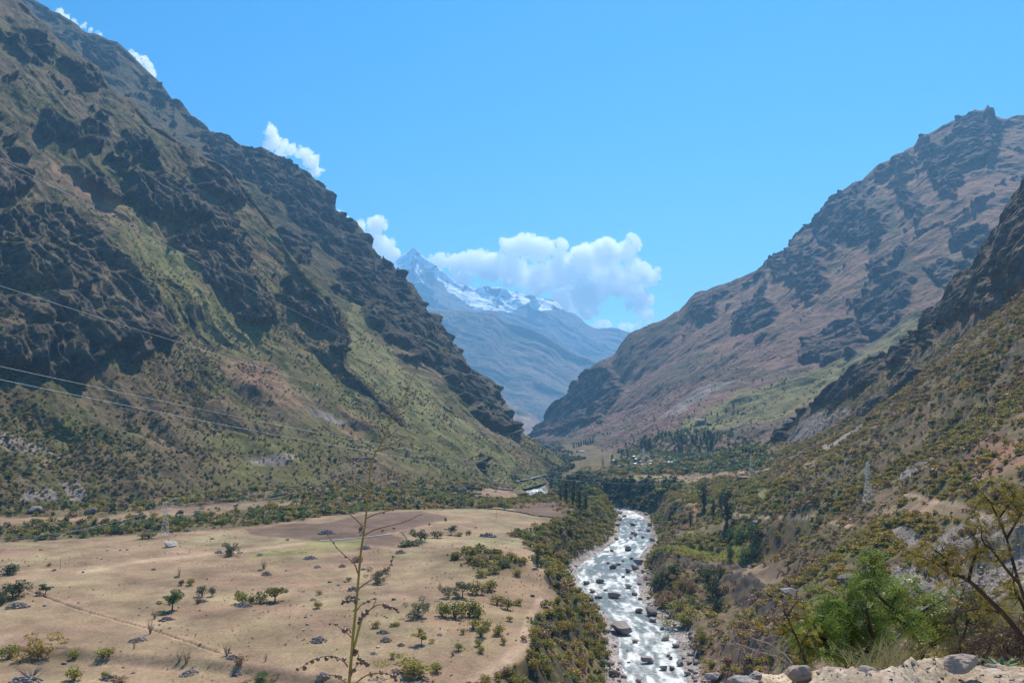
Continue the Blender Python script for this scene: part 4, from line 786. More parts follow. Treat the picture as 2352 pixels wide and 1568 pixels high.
# ================================================================== TREES AND BUSHES OF THE FIELD AND THE BANKS
def pl(kind, mat, u, v, hp, wp, label, group=None, name=None, cat=None, seed=None):
    p = hit(u, v); k = m_per_px(p); wf = {'round': .72, 'bushy': .85, 'tall': .42, 'cone': .42, 'shrub': .95, 'bare': 1.2}[kind]
    return plant(kind, mat, p, hp*k, wp*k/wf, label, group, seed=seed if seed is not None else random.randrange(3), name=name, cat=cat)
for a in [
 ('round', 'green', 395, 1402, 49, 48, 'fresh green tree with a bare trunk, beside a stone row on the field'),
 ('round', 'dark', 105, 1364, 24, 30, 'small round dark tree standing on the long furrow at the left'),
 ('bushy', 'dark', 531, 1276, 33, 38, 'lone round dark bushy tree in the middle of the bare field'),
 ('bushy', 'dark', 29, 1376, 52, 62, 'biggest dark tree at the left edge of the field'),
 ('bushy', 'dark', 6, 1388, 36, 36, 'lower dark bush in front of the big tree at the left edge'),
 ('round', 'olive', 631, 1381, 42, 46, 'olive brown tree with a dark trunk, right end of a bush row'),
 ('bushy', 'olive', 87, 1512, 62, 74, 'large dark olive tree on the field step at bottom left'),
 ('bushy', 'dark', 966, 1244, 36, 37, 'dark green tree between cactus rows in the far part of the field'),
 ('round', 'grey', 1036, 1228, 22, 29, 'small grey green tree right of the dark tree in the far field'),
 ('bushy', 'grey', 866, 1339, 38, 40, 'dense grey green bush right of the dry flower stalk'),
 ('bushy', 'dark', 886, 1317, 17, 17, 'narrow dark bush just behind the dense grey green bush'),
 ('bushy', 'grey', 960, 1418, 49, 43, 'tall grey green bush growing from a heap of stones'),
 ('round', 'yellow', 968, 1478, 36, 31, 'small yellow green tree with a dark foot near the bottom'),
 ('bushy', 'yellow', 950, 1547, 44, 92, 'widest yellow green bush at the bottom of the field'),
 ('bushy', 'green', 1218, 1247, 29, 40, 'bright green bush on the rim where the field meets the gorge'),
 ('tall', 'dark', 1234, 1304, 44, 20, 'slim little dark tree on the gorge rim below the bright bush'),
 ('round', 'grey', 1063, 1371, 46, 38, 'grey green tree rising from the thicket in the field'),
 ('bushy', 'grey', 1031, 1373, 35, 34, 'grey bush at the left end of the thicket'),
 ('bushy', 'green', 600, 1568, 30, 55, 'green bush cut by the lower edge, left of the stalk'),
]: pl(a[0], a[1], a[2], a[3], a[4], a[5], a[6])
fb = [('yellow', 1015, 1414, 35, 38), ('yellow', 1044, 1419, 44, 44), ('yellow', 1076, 1416, 44, 46), ('yellow', 1099, 1417, 34, 40), ('olive', 1095, 1364, 34, 44), ('olive', 1124, 1354, 26, 40), ('olive', 1141, 1387, 26, 40), ('olive', 1166, 1398, 30, 34), ('yellow', 1108, 1323, 22, 34), ('yellow', 1134, 1317, 21, 34), ('yellow', 1150, 1304, 19, 28),
 ('yellow', 1186, 1320, 16, 28), ('yellow', 1105, 1463, 34, 34), ('yellow', 1086, 1443, 26, 32), ('yellow', 1144, 1457, 28, 32), ('yellow', 1121, 1443, 24, 30), ('yellow', 1102, 1482, 18, 22), ('yellow', 1053, 1492, 20, 22), ('olive', 1158, 1478, 18, 16), ('yellow', 1103, 1498, 16, 20), ('yellow', 1003, 1541, 22, 32), ('yellow', 900, 1511, 17, 18), ('olive', 907, 1437, 10, 26),
 ('yellow', 731, 1396, 20, 22), ('olive', 732, 1364, 11, 18), ('yellow', 561, 1386, 32, 42), ('yellow', 597, 1384, 26, 30), ('olive', 575, 1386, 22, 22), ('yellow', 19, 1512, 36, 44), ('yellow', 235, 1511, 28, 46), ('yellow', 168, 1511, 24, 26), ('yellow', 171, 1560, 34, 44), ('yellow', 245, 1557, 18, 26), ('brown', 548, 1528, 26, 26), ('brown', 280, 1566, 16, 34), ('brown', 1107, 1285, 12, 26), ('grey', 465, 1370, 30, 26), ('grey', 487, 1368, 26, 18), ('yellow', 438, 1344, 19, 22),
 ('dark', 416, 1344, 15, 16), ('grey', 340, 1236, 15, 34), ('brown', 326, 1237, 18, 26), ('brown', 113, 1300, 9, 12), ('dark', 828, 1221, 15, 11), ('olive', 1055, 1231, 11, 18), ('dark', 1076, 1228, 12, 14), ('dark', 1005, 1234, 18, 30), ('dark', 947, 1253, 14, 60), ('olive', 925, 1256, 10, 14), ('dark', 19, 1318, 26, 48), ('dark', 1024, 1197, 10, 8), ('grey', 1160, 1169, 17, 10), ('yellow', 800, 1334, 11, 14), ('dark', 545, 1373, 20, 14), ('yellow', 1190, 1390, 18, 24), ('olive', 1170, 1425, 14, 20), ('yellow', 1065, 1455, 14, 16), ('olive', 1200, 1290, 14, 20), ('olive', 863, 1440, 18, 22), ('brown', 820, 1290, 16, 26), ('grey', 800, 1380, 16, 18)]
NM = dict(yellow='yellow green', olive='olive green', grey='grey green', dark='dark green', brown='dry brown', green='fresh green')
def place_words(u, v):
    if u > 1000: return 'in the thicket beside the gorge' if v < 1430 else 'below the thicket beside the gorge path'
    if v > 1490: return 'on the lowest strip of the field'
    if v < 1300: return 'in the far part of the tan field'
    return 'in the middle of the tan field' if u > 300 else 'at the left side of the tan field'
for q, (mt, u, v, h_, w_) in enumerate(fb):
    sz = 'tall' if h_ > 30 else ('low' if h_ < 16 else 'rounded')
    pl('shrub', mt, u, v, h_, w_, '%s %s bush %s' % (sz, NM[mt], place_words(u, v)), 'bushes dotted over the tan field', name='bush', cat='bush')
for u, v, h_, w_, t in [(70, 1557, 34, 58, 'leafless grey shrub in the bottom left corner'), (345, 1455, 34, 16, 'dry upright stalky shrub where two field walls cross'), (355, 1420, 22, 16, 'dry stalky shrub behind the crossing of the field walls'), (521, 1505, 26, 20, 'bare stalks at the lower end of the long furrow'), (412, 1518, 24, 16, 'pair of thin bare stems on the lowest field'), (428, 1522, 30, 18, 'tallest thin bare stems on the lowest field'), (606, 1306, 22, 16, 'little leafless tree beside a stone pile in mid field'), (411, 1325, 24, 9, 'narrow dry plume behind a stone pile'), (610, 1518, 20, 8, 'single bare twig right of the stone heaps'), (1041, 1505, 15, 18, 'dark burnt looking stump in the lower field'), (1010, 1355, 22, 8, 'thin bare stems left of the thicket'), (308, 1490, 26, 8, 'tall bare stem beside the diagonal stone heap'),
  (455, 1385, 22, 30, 'bare grey scrub on the stone row right of the green tree'), (1385, 1072, 25, 9, 'tall leafless tree left of the village')]:
    pl('bare', None, u, v, h_, w_, t)
# eucalyptus and other trees along the gorge
for u, v, h_, w_, lab in [(1300, 1160, 56, 24, 'leftmost tree of the tall dark eucalyptus stand at the river bend'), (1316, 1162, 60, 26, 'tallest tree in the eucalyptus stand at the river bend'), (1331, 1165, 50, 24, 'third tree from the left in the eucalyptus stand at the bend'), (1346, 1168, 36, 20, 'shortest tree at the right end of the stand at the river bend'), (1288, 1152, 40, 18, 'small eucalyptus at the back of the stand at the river bend'),
  (1618, 1171, 58, 34, 'tall dark eucalyptus on the right bank, left of the tallest one'), (1670, 1210, 84, 40, 'tallest dark eucalyptus on the right bank'), (1586, 1216, 38, 16, 'slim eucalyptus on the slope edge of the right bank'), (1655, 1170, 34, 20, 'smaller eucalyptus behind the two tall ones on the right bank'), (1638, 1190, 40, 18, 'narrow eucalyptus between the two tall ones on the right bank'), (1268, 1120, 30, 14, 'two topped poplar like tree at the far river bend')]:
    pl('tall', 'gum', u, v, h_, w_, lab)
pg = 'trees around the maize plot'
for i, (mt, u, v, h_, w_, lab) in enumerate([('dark', 1679, 1284, 36, 27, 'dark rounded tree at the right end of the maize plot row'), ('dark', 1650, 1275, 27, 22, 'second tree from the right in the row on the maize plot'), ('dark', 1632, 1270, 24, 20, 'middle tree in the row on the maize plot'), ('dark', 1612, 1266, 24, 20, 'second tree from the left in the row on the maize plot'), ('dark', 1588, 1264, 23, 20, 'leftmost tree in the row on the maize plot'),
  ('green', 1715, 1284, 34, 38, 'leafy green tree right of the maize plot'), ('dark', 1738, 1284, 34, 30, 'dark tree beside the rocks right of the maize plot'), ('green', 1706, 1243, 42, 46, 'broad green tree above the maize plot'), ('dark', 1734, 1246, 42, 42, 'dark green tree touching the broad one above the maize plot'), ('green', 1680, 1238, 28, 30, 'small green tree below the tallest eucalyptus'), ('green', 1725, 1222, 26, 30, 'green tree crown higher up the slope above the maize plot'),
  ('dark', 1547, 1322, 38, 48, 'dark bushy tree under the terrace edge beside the river'), ('dark', 1508, 1348, 32, 34, 'dark green bush closest to the river bank stones'), ('green', 1520, 1335, 26, 26, 'bright bush between dark ones at the river bank'), ('dark', 1637, 1368, 62, 46, 'largest dark tree on the bank below the terrace'), ('dark', 1624, 1332, 36, 40, 'dark tree right under the terrace edge'), ('dark', 1657, 1324, 32, 28, 'dark tree at the right end under the terrace edge'),
  ('brown', 1589, 1364, 40, 40, 'brownish bush in the hollow under the terrace'), ('brown', 1534, 1388, 36, 36, 'round brown bush above the river stones'), ('olive', 1563, 1352, 34, 38, 'olive bush in the hollow under the terrace'), ('yellow', 1570, 1436, 50, 66, 'large yellow green reed like bush on the right bank'), ('yellow', 1612, 1478, 40, 30, 'tall straw coloured reed clump on the right bank'), ('yellow', 1560, 1400, 30, 34, 'yellow green bush above the large reed like one'), ('green', 1590, 1395, 28, 34, 'green bush behind the reeds on the right bank'), ('dark', 1650, 1400, 34, 34, 'dark shrub left of the broken brown cliff'), ('yellow', 1632, 1532, 24, 34, 'yellow green tuft near the bottom beside the river stones'), ('olive', 1700, 1545, 20, 34, 'olive bush on the brown bank near the bottom')]):
    pl('bushy', mt, u, v, h_, w_, lab, pg if i < 11 else 'bushes on the bank under the terrace')
# village conifers and eucalyptus
rr = random.Random(5); vg = 'dark conifers around the village'
vt = [(1483, 1034, 46, 22), (1474, 1036, 38, 18), (1492, 1032, 36, 18), (1442, 1052, 24, 12), (1406, 1052, 14, 7), (1421, 1042, 17, 9), (1428, 1044, 15, 8), (1503, 967, 13, 7), (1583, 965, 13, 8), (1595, 950, 12, 6), (1685, 942, 24, 10), (1677, 1047, 26, 11), (1706, 1042, 24, 9), (1714, 1043, 24, 9), (1722, 1045, 22, 9), (1730, 1049, 22, 9), (1737, 1058, 22, 9), (1521, 1006, 24, 11), (1530, 1004, 20, 10), (1512, 1010, 22, 10), (1395, 997, 9, 5), (1386, 998, 7, 4), (1402, 996, 8, 4), (1620, 965, 12, 6), (1634, 952, 12, 6), (1668, 945, 14, 7), (1695, 950, 12, 6), (1648, 955, 13, 6)]
for i in range(9): vt.append((1318+i*5.5, 1029-i*1.6, rr.uniform(11, 17), 6))
for i in range(30): vt.append((rr.uniform(1545, 1640), rr.uniform(1008, 1040), rr.uniform(18, 30), rr.uniform(9, 13)))
for i in range(14): vt.append((rr.uniform(1230, 1330), 1038+rr.uniform(-5, 5), rr.uniform(5, 9), rr.uniform(5, 8)))
for u, v, h_, w_ in vt:
    wh = 'far down the valley' if u < 1380 else ('on the slope above the village' if v < 1000 else ('right of the village houses' if u > 1660 else 'among the trees behind the village'))
    pl('cone' if rr.random() < .6 else 'tall', 'gum', u, v, h_*.78, w_*.85, 'dark upright tree %s, %s' % (where_words(u, v), wh), vg, name='conifer')
for i in range(34):
    u, v = rr.uniform(1400, 1740), rr.uniform(1046, 1090); pl('bushy', rr.choice(['green', 'dark', 'olive', 'green']), u, v, rr.uniform(9, 17), rr.uniform(12, 20), 'round leafy tree '+where_words(u, v), 'leafy trees among the houses')
for i in range(26):
    u, v = rr.uniform(0, 900), 0; v = float(np.interp(u, [0, 200, 420, 600, 760, 900], [1244, 1232, 1216, 1202, 1182, 1170]))-rr.uniform(-2, 14)
    pl('bushy', rr.choice(['green', 'dark', 'green', 'olive']), u, v, rr.uniform(11, 22), rr.uniform(18, 34), 'leafy tree of the green belt %s' % where_words(u, v), 'trees of the green belt behind the field')

# ================================================================== STONES WITH A PLACE OF THEIR OWN
RG = 'boulders lying in the river'
for i, (x, y, w_) in enumerate([(500, 1180, 190), (725, 1065, 120), (735, 1120, 66), (820, 1250, 78), (700, 1405, 112), (810, 1465, 66), (865, 1460, 52), (455, 945, 92), (300, 910, 60), (285, 965, 88), (360, 955, 52), (555, 612, 76), (585, 495, 56), (610, 513, 42), (560, 880, 72), (450, 740, 70), (485, 720, 42), (560, 770, 60), (255, 855, 56), (355, 845, 62), (400, 905, 42), (630, 712, 80), (600, 745, 70), (630, 1055, 66), (585, 437, 56), (750, 382, 62), (710, 440, 62), (600, 935, 52), (1165, 1530, 150), (930, 1430, 72), (890, 1300, 62), (385, 1260, 80), (420, 1430, 72), (605, 1270, 52), (635, 1545, 60), (460, 1500, 88), (340, 1030, 60), (360, 1110, 70), (560, 325, 32), (600, 318, 22), (680, 365, 42), (500, 355, 52), (410, 1190, 62), (530, 380, 40), (640, 480, 36), (660, 530, 34), (575, 535, 34), (520, 812, 30), (415, 712, 34), (640, 970, 40), (700, 960, 44), (1040, 1420, 60), (990, 1360, 50), (860, 1390, 40), (330, 955, 40), (580, 680, 34), (655, 670, 24), (800, 1180, 40), (840, 1370, 36), (980, 1500, 60), (520, 697, 30), (440, 625, 40), (470, 540, 40), (430, 500, 44), (480, 440, 50), (500, 405, 40), (700, 480, 50), (730, 550, 50), (740, 590, 40), (720, 700, 40), (660, 770, 44), (690, 820, 40), (640, 860, 50), (760, 1010, 40), (830, 1100, 46), (560, 1420, 24), (550, 1335, 22)]):
    u, v = 1263.2+.3226*x, 1062.3+.3226*y; p = hit(u, v+w_*.05); s = w_*.3226*m_per_px(p)
    inw = 'standing in the white water' if polydist(RIV, np.array([p.x]), np.array([p.y]))[0][0] < 17 else 'on the stony margin of the river'
    big = 'huge' if w_ > 110 else ('big' if w_ > 60 else 'small')
    where = 'at the near bend' if v > 1430 else ('in the middle reach' if v > 1280 else 'in the far reach')
    rock(p, s, 'river', '%s reddish boulder %s %s' % (big, 'in the water' if 'water' in inw else 'on the margin', where_words(u, v)), group=RG, squash=.85, sink=.08, seed=i % 4)
rs = np.random.default_rng(12); c = 0
while c < 170:
    i = rs.integers(300, nR-60); j = rs.integers(0, nA)
    if .5 < Gd[i, j] < 9 and 250 < GY[i, j] < 1350 and 1180 < GU[i, j] < 1720 and GZ[i, j]-Gzr[i, j] < 4:
        lab_ = '%s reddish boulder, %s river margin, %s' % (('small', 'big')[int(rs.random() > .5)], 'right' if Gright[i, j] else 'left', where_words(float(GU[i, j]), float(GV[i, j]))); big_ = 2.2 if lab_.startswith('big') else 1.1
        rock(Vector((GX[i, j], GY[i, j], max(GZ[i, j], Gzr[i, j]-.3))), rs.uniform(1.0, 1.5)*big_*(1 if GY[i, j] < 900 else 1.5), 'river', lab_, group='boulders along the river margins', squash=.8, sink=.1); c += 1
FG = 'boulders on the tan field'
for u, v, w_, mt, lab in [(103, 1391, 12, 'pale', 'pale boulder alone on the left field, below the small dark tree'), (321, 1397, 7, 'field', 'left one of two dark boulders left of the green tree'), (339, 1395, 6, 'field', 'right one of two dark boulders left of the green tree'), (476, 1413, 8, 'field', 'dark boulder in the open field below the grey bushes'), (458, 1402, 6, 'field', 'small dark boulder between the stone row and the open field'), (476, 1330, 5, 'field', 'small squarish dark stone in mid field'), (758, 1337, 11, 'field', 'leaning dark boulder left of the dry stalk'), (794, 1336, 10, 'field', 'dark boulder with a yellow bush behind it'), (778, 1344, 9, 'field', 'flat dark boulder between two larger ones by the stalk'), (905, 1377, 12, 'field', 'lone dark boulder right of the stalk'), (983, 1387, 8, 'field', 'dark boulder left of the thicket'), (1224, 1369, 11, 'field', 'dark boulder on the gorge rim'),
  (124, 1310, 11, 'field', 'low dark rock on the upper left field'), (190, 1314, 8, 'field', 'dark rock casting a shade streak on the upper left field'), (148, 1524, 14, 'field', 'pointed black rock below the field step'), (284, 1532, 8, 'field', 'dark wedge shaped rock on the lowest field'), (306, 1545, 9, 'field', 'flat dark rock at the bottom of the lowest field'), (658, 1310, 8, 'field', 'dark stone beside the diagonal furrow'), (702, 1417, 8, 'field', 'brown stone in the field left of the stalk'), (706, 1434, 10, 'field', 'dark stone with rubble left of the stalk'), (716, 1447, 5, 'field', 'squat dark stone beside a white one'), (697, 1447, 7, 'pale', 'flat white stone left of the stalk'), (868, 1486, 11, 'pink', 'flat pinkish slab of rock in the lower field'), (1036, 1550, 9, 'field', 'dark stone on the lower path'), (1092, 1212, 7, 'field', 'dark stone in the far right field'), (660, 1240, 9, 'field', 'pair of dark stones in the far field'), (94, 1263, 8, 'field', 'dark stone near the left far edge'), (276, 1264, 6, 'field', 'dark stone left of the pale mound'), (292, 1263, 6, 'field', 'dark stone just left of the pale mound'), (247, 1264, 6, 'field', 'dark stone in the left far field'), (394, 1245, 6, 'field', 'dark stone behind the pale mound'), (81, 1177, 30, 'field', 'big grey rock at the foot of the left slope'), (206, 1181, 30, 'field', 'second big grey rock at the foot of the left slope'), (406, 1151, 22, 'field', 'pointed grey rock at the slope foot behind the pylon'), (392, 1255, 30, 'pale', 'broad pale rock mound in the far left field'), (376, 1427, 8, 'field', 'upper dark boulder at the end of the stone row'), (379, 1420, 8, 'field', 'round boulder at the end of the stone row'), (366, 1435, 6, 'field', 'lowest boulder at the end of the stone row'), (410, 1395, 7, 'field', 'boulder at the foot of the green tree'),
  (1222, 1140, 18, 'pale', 'smooth pale grey slab leaning behind the ploughed plot'), (1188, 1108, 13, 'field', 'pointed dark rock beside the far river'), (1608, 971, 22, 'field', 'big pointed boulder on the slope above the village'), (1630, 975, 16, 'field', 'flat boulder right of the big pointed one above the village'), (1705, 952, 16, 'field', 'dark boulder high on the slope right above the village'), (1730, 982, 10, 'field', 'brown boulder on the slope beside a lone tree'), (1733, 1205, 22, 'field', 'dark boulder pile on the right bank path'), (1708, 1290, 10, 'field', 'left standing stone beside the maize plot'), (1730, 1298, 10, 'field', 'right standing stone beside the maize plot'), (1825, 1175, 12, 'field', 'dark stone on the right slope path'), (1866, 1190, 12, 'field', 'round dark stone at the end of the right path'), (1812, 1366, 44, 'field', 'large flat dark rock on the slope behind the pepper tree'), (1950, 1340, 44, 'field', 'flat layered rock on the right slope'), (1990, 1296, 20, 'field', 'dark rock at the top of the scree'), (2300, 1165, 14, 'field', 'dark stone on the path at the right edge'), (2082, 1173, 14, 'field', 'grey round boulder below the right pylon')]:
    p = hit(u, v); rock(p, w_*m_per_px(p)*1.1, mt, lab, group=FG if u < 1240 and v > 1230 else None, squash=.8, sink=.12)
# heaps of gathered stones
HM = {}
def heap_mesh(seed, mat, n=90):
    key = (seed, mat)
    if key in HM: return HM[key]
    r = np.random.default_rng(seed); parts = []; src = LOW['field'][seed % 3]; nv = len(src.vertices); V = np.empty(nv*3); src.vertices.foreach_get('co', V); V = V.reshape(-1, 3); Fc = np.array([list(p.vertices) for p in src.polygons])
    for i in range(n):
        a = r.random()*6.28; q = r.random()**.6*.5; s = .05+.09*r.random(); z = .30*(1-(q*2)**2)*r.random()**.5
        th = r.random(3)*6.28; Rm = np.array(Matrix.Rotation(th[0], 3, 'X')@Matrix.Rotation(th[1], 3, 'Z')); parts.append((V@Rm.T*s*1.4+np.array([math.cos(a)*q, math.sin(a)*q, z+.01]), Fc))
    HM[key] = mesh_np('stone_heap', *join(parts), RM['scree']); return HM[key]
for i, (u, v, w_, asp, ang, lab) in enumerate([(487, 1238, 12, .6, 0, 'small heap of stones in the far left field'), (353, 1308, 12, .6, 0, 'small stone heap in the upper left field'), (406, 1326, 13, .6, 0, 'stone heap behind the yellow green bush and dark cactus'), (597, 1275, 15, .6, 0, 'stone heap right of the lone round tree'), (503, 1270, 20, .5, 0, 'stone heap left of the lone round tree'), (597, 1310, 12, .6, 0, 'stone heap under the little leafless tree'), (612, 1320, 26, .45, -.4, 'long stone heap crossing the diagonal furrow'), (316, 1472, 42, .35, .7, 'long diagonal heap of stones above the field step'), (435, 1548, 46, .35, .7, 'diagonal heap of stones on the lowest field'), (381, 1424, 34, .3, .45, 'row of loose stones under the green tree'), (535, 1512, 38, .4, -.5, 'heap of dark stones at the lower end of the long furrow'), (545, 1545, 30, .4, -.8, 'heap of stones running down to the lower edge'), (732, 1473, 38, .5, 0, 'oval stone heap with weeds left of the stalk'), (719, 1378, 15, .6, 0, 'dark stone heap with a bare bush'), (742, 1553, 30, .6, 0, 'round stone heap at the foot of the stalk'),
  (839, 1260, 26, .5, 0, 'stone heap behind the stalk in the far field'), (920, 1270, 25, .5, 0, 'stone heap with a dry bush in the far field'), (713, 1283, 32, .35, 0, 'long low stone heap with cactus'), (729, 1303, 16, .7, 0, 'dark compact stone heap'), (786, 1301, 17, .6, 0, 'dark stone heap left of the stalk'), (834, 1308, 12, .6, 0, 'small stone heap right of the stalk'), (812, 1356, 30, .45, 0, 'wide stone heap crossed by the stalk'), (812, 1378, 30, .45, 0, 'dark stone heap crossed by the seed pods'), (957, 1417, 22, .5, 0, 'heap of stones at the foot of the tall grey green bush'), (886, 1471, 26, .6, 0, 'stone heap in the lower middle of the field'), (921, 1482, 18, .6, 0, 'small stone heap right of the pink slab'), (1010, 1458, 14, .5, 0, 'little stone heap left of the yellow bushes'), (858, 1501, 16, .5, 0, 'small dark stone heap above the green bush'), (915, 1505, 18, .4, 0, 'low line of stones above the wide yellow bush'), (879, 1453, 30, .4, 0, 'scatter of flat stones in the lower field'), (465, 1382, 26, .4, .5, 'stones under the grey bushes in mid field'), (255, 1560, 46, .35, .2, 'heap of dark stones at the lower edge'), (60, 1566, 70, .35, .1, 'heap of stones in the bottom left corner'), (560, 1392, 40, .25, 0, 'line of stones under the yellow bush row'), (40, 1395, 50, .35, .3, 'heap of stones beneath the big dark tree at the left edge'), (750, 1226, 40, .2, 0, 'stone bank between the two ploughed plots'), (1120, 1233, 44, .12, -.1, 'thin line of stones crossing the far right field'), (430, 1220, 20, .3, 0, 'stones at the foot of the lattice pylon')]):
    p = hit(u, v); k = m_per_px(p); o = obj('stone_heap', heap_mesh(i % 5, 'field')); o.location = p; o.rotation_euler = (0, 0, ang); o.scale = (w_*k, w_*k*max(asp, .3)*1.5, w_*k*(1.05 if asp > .4 else .75)); tag(o, lab, 'stone heap', 'heaps of stones cleared from the field')

# ================================================================== BUILDINGS
def boxm(sx, sy, sz, c=(0, 0, 0), rz=0):
    V = np.array([[x, y, z] for z in (0, 1) for x, y in ((-.5, -.5), (.5, -.5), (.5, .5), (-.5, .5))], float)*[sx, sy, sz]; cz, sz_ = math.cos(rz), math.sin(rz)
    V = V@np.array([[cz, sz_, 0], [-sz_, cz, 0], [0, 0, 1]])+np.array(c); return V, np.array([[0, 3, 2, 1], [4, 5, 6, 7], [0, 1, 5, 4], [1, 2, 6, 5], [2, 3, 7, 6], [3, 0, 4, 7]])
ADOBE = simple_mat('adobe wall', (.23, .155, .11), .95, var=.25, scale=1.2, bump=.03); TIN = simple_mat('sheet metal roof', (.9, .91, .93), .3, var=.05, scale=2, spec=.6); TIN.node_tree.nodes['Principled BSDF'].inputs['Metallic'].default_value = .35
REDR = simple_mat('faded red roof', (.45, .20, .15), .7, var=.2, scale=1.5); DARKW = simple_mat('dark opening', (.02, .018, .016), .9, var=.1); STONEW = simple_mat('rough masonry', (.17, .125, .10), .95, var=.45, scale=1.6, bump=.15)
def house(u, v, wpx, label, roof=TIN, dep=.6, hh=2.4, rz=0.0, name='house'):
    p = hit(u, v+2); k = m_per_px(p); w_ = wpx*k; d_ = max(3.0, w_*dep); e = empty(name, p, label, 'house', 'village houses', rz)
    t = .25; gable = .9
    obj('wall', mesh_np('wall', *join([boxm(w_, t, hh+.3, (0, -d_/2+t/2, -.3)), boxm(w_, t, hh+.3, (0, d_/2-t/2, -.3)), boxm(t, d_-2*t-.01, hh+.3, (-w_/2+t/2, 0, -.3)), boxm(t, d_-2*t-.01, hh+.3, (w_/2-t/2, 0, -.3))]), ADOBE), e)
    W, D = w_/2+.35, d_/2+.35; V = np.array([[-W, -D, hh-.1], [W, -D, hh-.1], [W, 0, hh+gable], [-W, 0, hh+gable], [-W, D, hh-.1], [W, D, hh-.1]]); V = np.concatenate([V, V+[0, 0, .08]]); Fr = [[0, 1, 2, 3], [3, 2, 5, 4], [6, 9, 8, 7], [9, 10, 11, 8], [0, 6, 7, 1], [4, 5, 11, 10], [1, 7, 8, 2], [2, 8, 11, 5], [0, 3, 9, 6], [3, 4, 10, 9]]
    obj('roof', mesh_np('roof', V, Fr, roof), e)
    obj('door', mesh_np('door', *boxm(.9, .06, 1.9, (w_*.12, -d_/2-.035, 0)), DARKW), e); obj('window', mesh_np('window', *boxm(.8, .06, .7, (-w_*.24, -d_/2-.035, 1.0)), DARKW), e); return e
for i, (u, v, w_, lab) in enumerate([(1408, 1058, 9, 'house with a shiny roof at the left end of the village'), (1456, 1049, 7, 'upper small house left of the village centre'), (1458, 1066, 8, 'small house with a bright roof below the conifer'), (1460, 1055, 5, 'tiny hut between two small roofs at the village left'), (1469, 1061, 6, 'small hut left of the village pylon'), (1480, 1059, 6, 'small hut just right of the village pylon'), (1495, 1066, 14, 'long low house in the village centre'), (1488, 1070, 10, 'house in front of the long low one in the village centre'), (1495, 1060, 5, 'hut behind the village centre'), (1529, 1049, 10, 'house with a bright roof standing higher than the village'), (1535, 1062, 20, 'longest white roofed building of the village'), (1548, 1067, 13, 'house with visible walls right below the longest roof'), (1508, 1071, 9, 'low shed right of the village centre'), (1513, 1068, 6, 'small shed beside the low one right of the centre'), (1426, 1071, 12, 'long low shed at the lower left of the village'), (1551, 1059, 6, 'small house at the right end of the village'), (1335, 1036, 9, 'isolated white house far down the valley')]):
    house(u, v, w_, lab, rz=random.uniform(-.25, .25))
house(1708, 1098, 25, 'long low building with a faded red roof near the middle pylon', REDR, .35, 2.0)
# ruined walls of the old settlement
e0 = hit(1080, 1128); k = m_per_px(e0); rn = empty('ruin', e0, 'ruined stone buildings with broken walls behind the far field', 'ruin')
def rwall(u1, v1, u2, v2, hpx, nm='wall', seed=0):
    a, b = np.array(hit(u1, v1)), np.array(hit(u2, v2)); L = np.linalg.norm(b[:2]-a[:2]); n = max(6, int(L/1.5)); r = np.random.default_rng(seed); k = m_per_px(a); parts = []
    for i in range(n):
        t = (i+.5)/n; c = a*(1-t)+b*t; h = hpx*k*(.8+.3*fbm(np.array([[c[0]/4+seed, c[1]/4, seed]]), 2)[0]+.12*r.random()); parts.append(boxm(L/n*.985, .8+.05*r.random(), h+1.2, (c[0], c[1], c[2]-1.2), math.atan2(b[1]-a[1], b[0]-a[0])))
    V, Fc = join(parts); o = obj(nm, mesh_np(nm, V-np.array(e0), Fc, STONEW), rn)
for i, q in enumerate([(1042, 1128, 1064, 1127, 17), (1050, 1133, 1071, 1132, 15), (1068, 1124, 1108, 1126, 9), (1032, 1120, 1044, 1119, 6), (1095, 1115, 1132, 1117, 6), (1118, 1114, 1140, 1114, 8), (1060, 1137, 1106, 1134, 4), (1120, 1121, 1180, 1125, 3), (1152, 1119, 1170, 1119, 5), (1064, 1117, 1092, 1117, 6)]): rwall(*q, seed=i)
def earthwall(pts, hpx, label, name='stone_wall'):
    P = []; 
    for (u, v) in pts: P.append(np.array(hit(u, v)))
    e = Vector(P[0]); parts = []; r = np.random.default_rng(len(pts)); k = m_per_px(P[0])
    for a, b in zip(P[:-1], P[1:]):
        L = np.linalg.norm(b-a); n = max(2, int(L/2.2))
        for i in range(n):
            c = np.array(drop(*(a+(b-a)*(i+.5)/n)[:2])); parts.append(boxm(L/n*1.0, .8+.3*r.random(), hpx*k*(.8+.4*r.random())+.6, (c[0], c[1], c[2]-.6), math.atan2(b[1]-a[1], b[0]-a[0])))
    V, Fc = join(parts); o = obj(name, mesh_np(name, V-np.array(e), Fc, STONEW)); o.location = e; tag(o, label, 'wall'); return o
earthwall([(700, 1132), (760, 1131), (840, 1128), (930, 1120), (1010, 1118)], 3, 'long low dark wall running across the lower left slope')
earthwall([(776, 1057), (800, 1058), (850, 1060), (868, 1060)], 1.0, 'low terrace wall below the ring shaped ruins on the slope')
earthwall([(605, 1143), (625, 1136), (655, 1140), (640, 1146), (610, 1148)], 3.5, 'small walled enclosure at the foot of the left slope')
earthwall([(60, 1215), (200, 1205), (330, 1195), (500, 1180)], 1.6, 'low stone wall beside the green belt at left')
earthwall([(1010, 1166), (1100, 1166), (1160, 1172), (1240, 1186), (1300, 1194)], 2.2, 'dark stone wall along the far edge of the field')
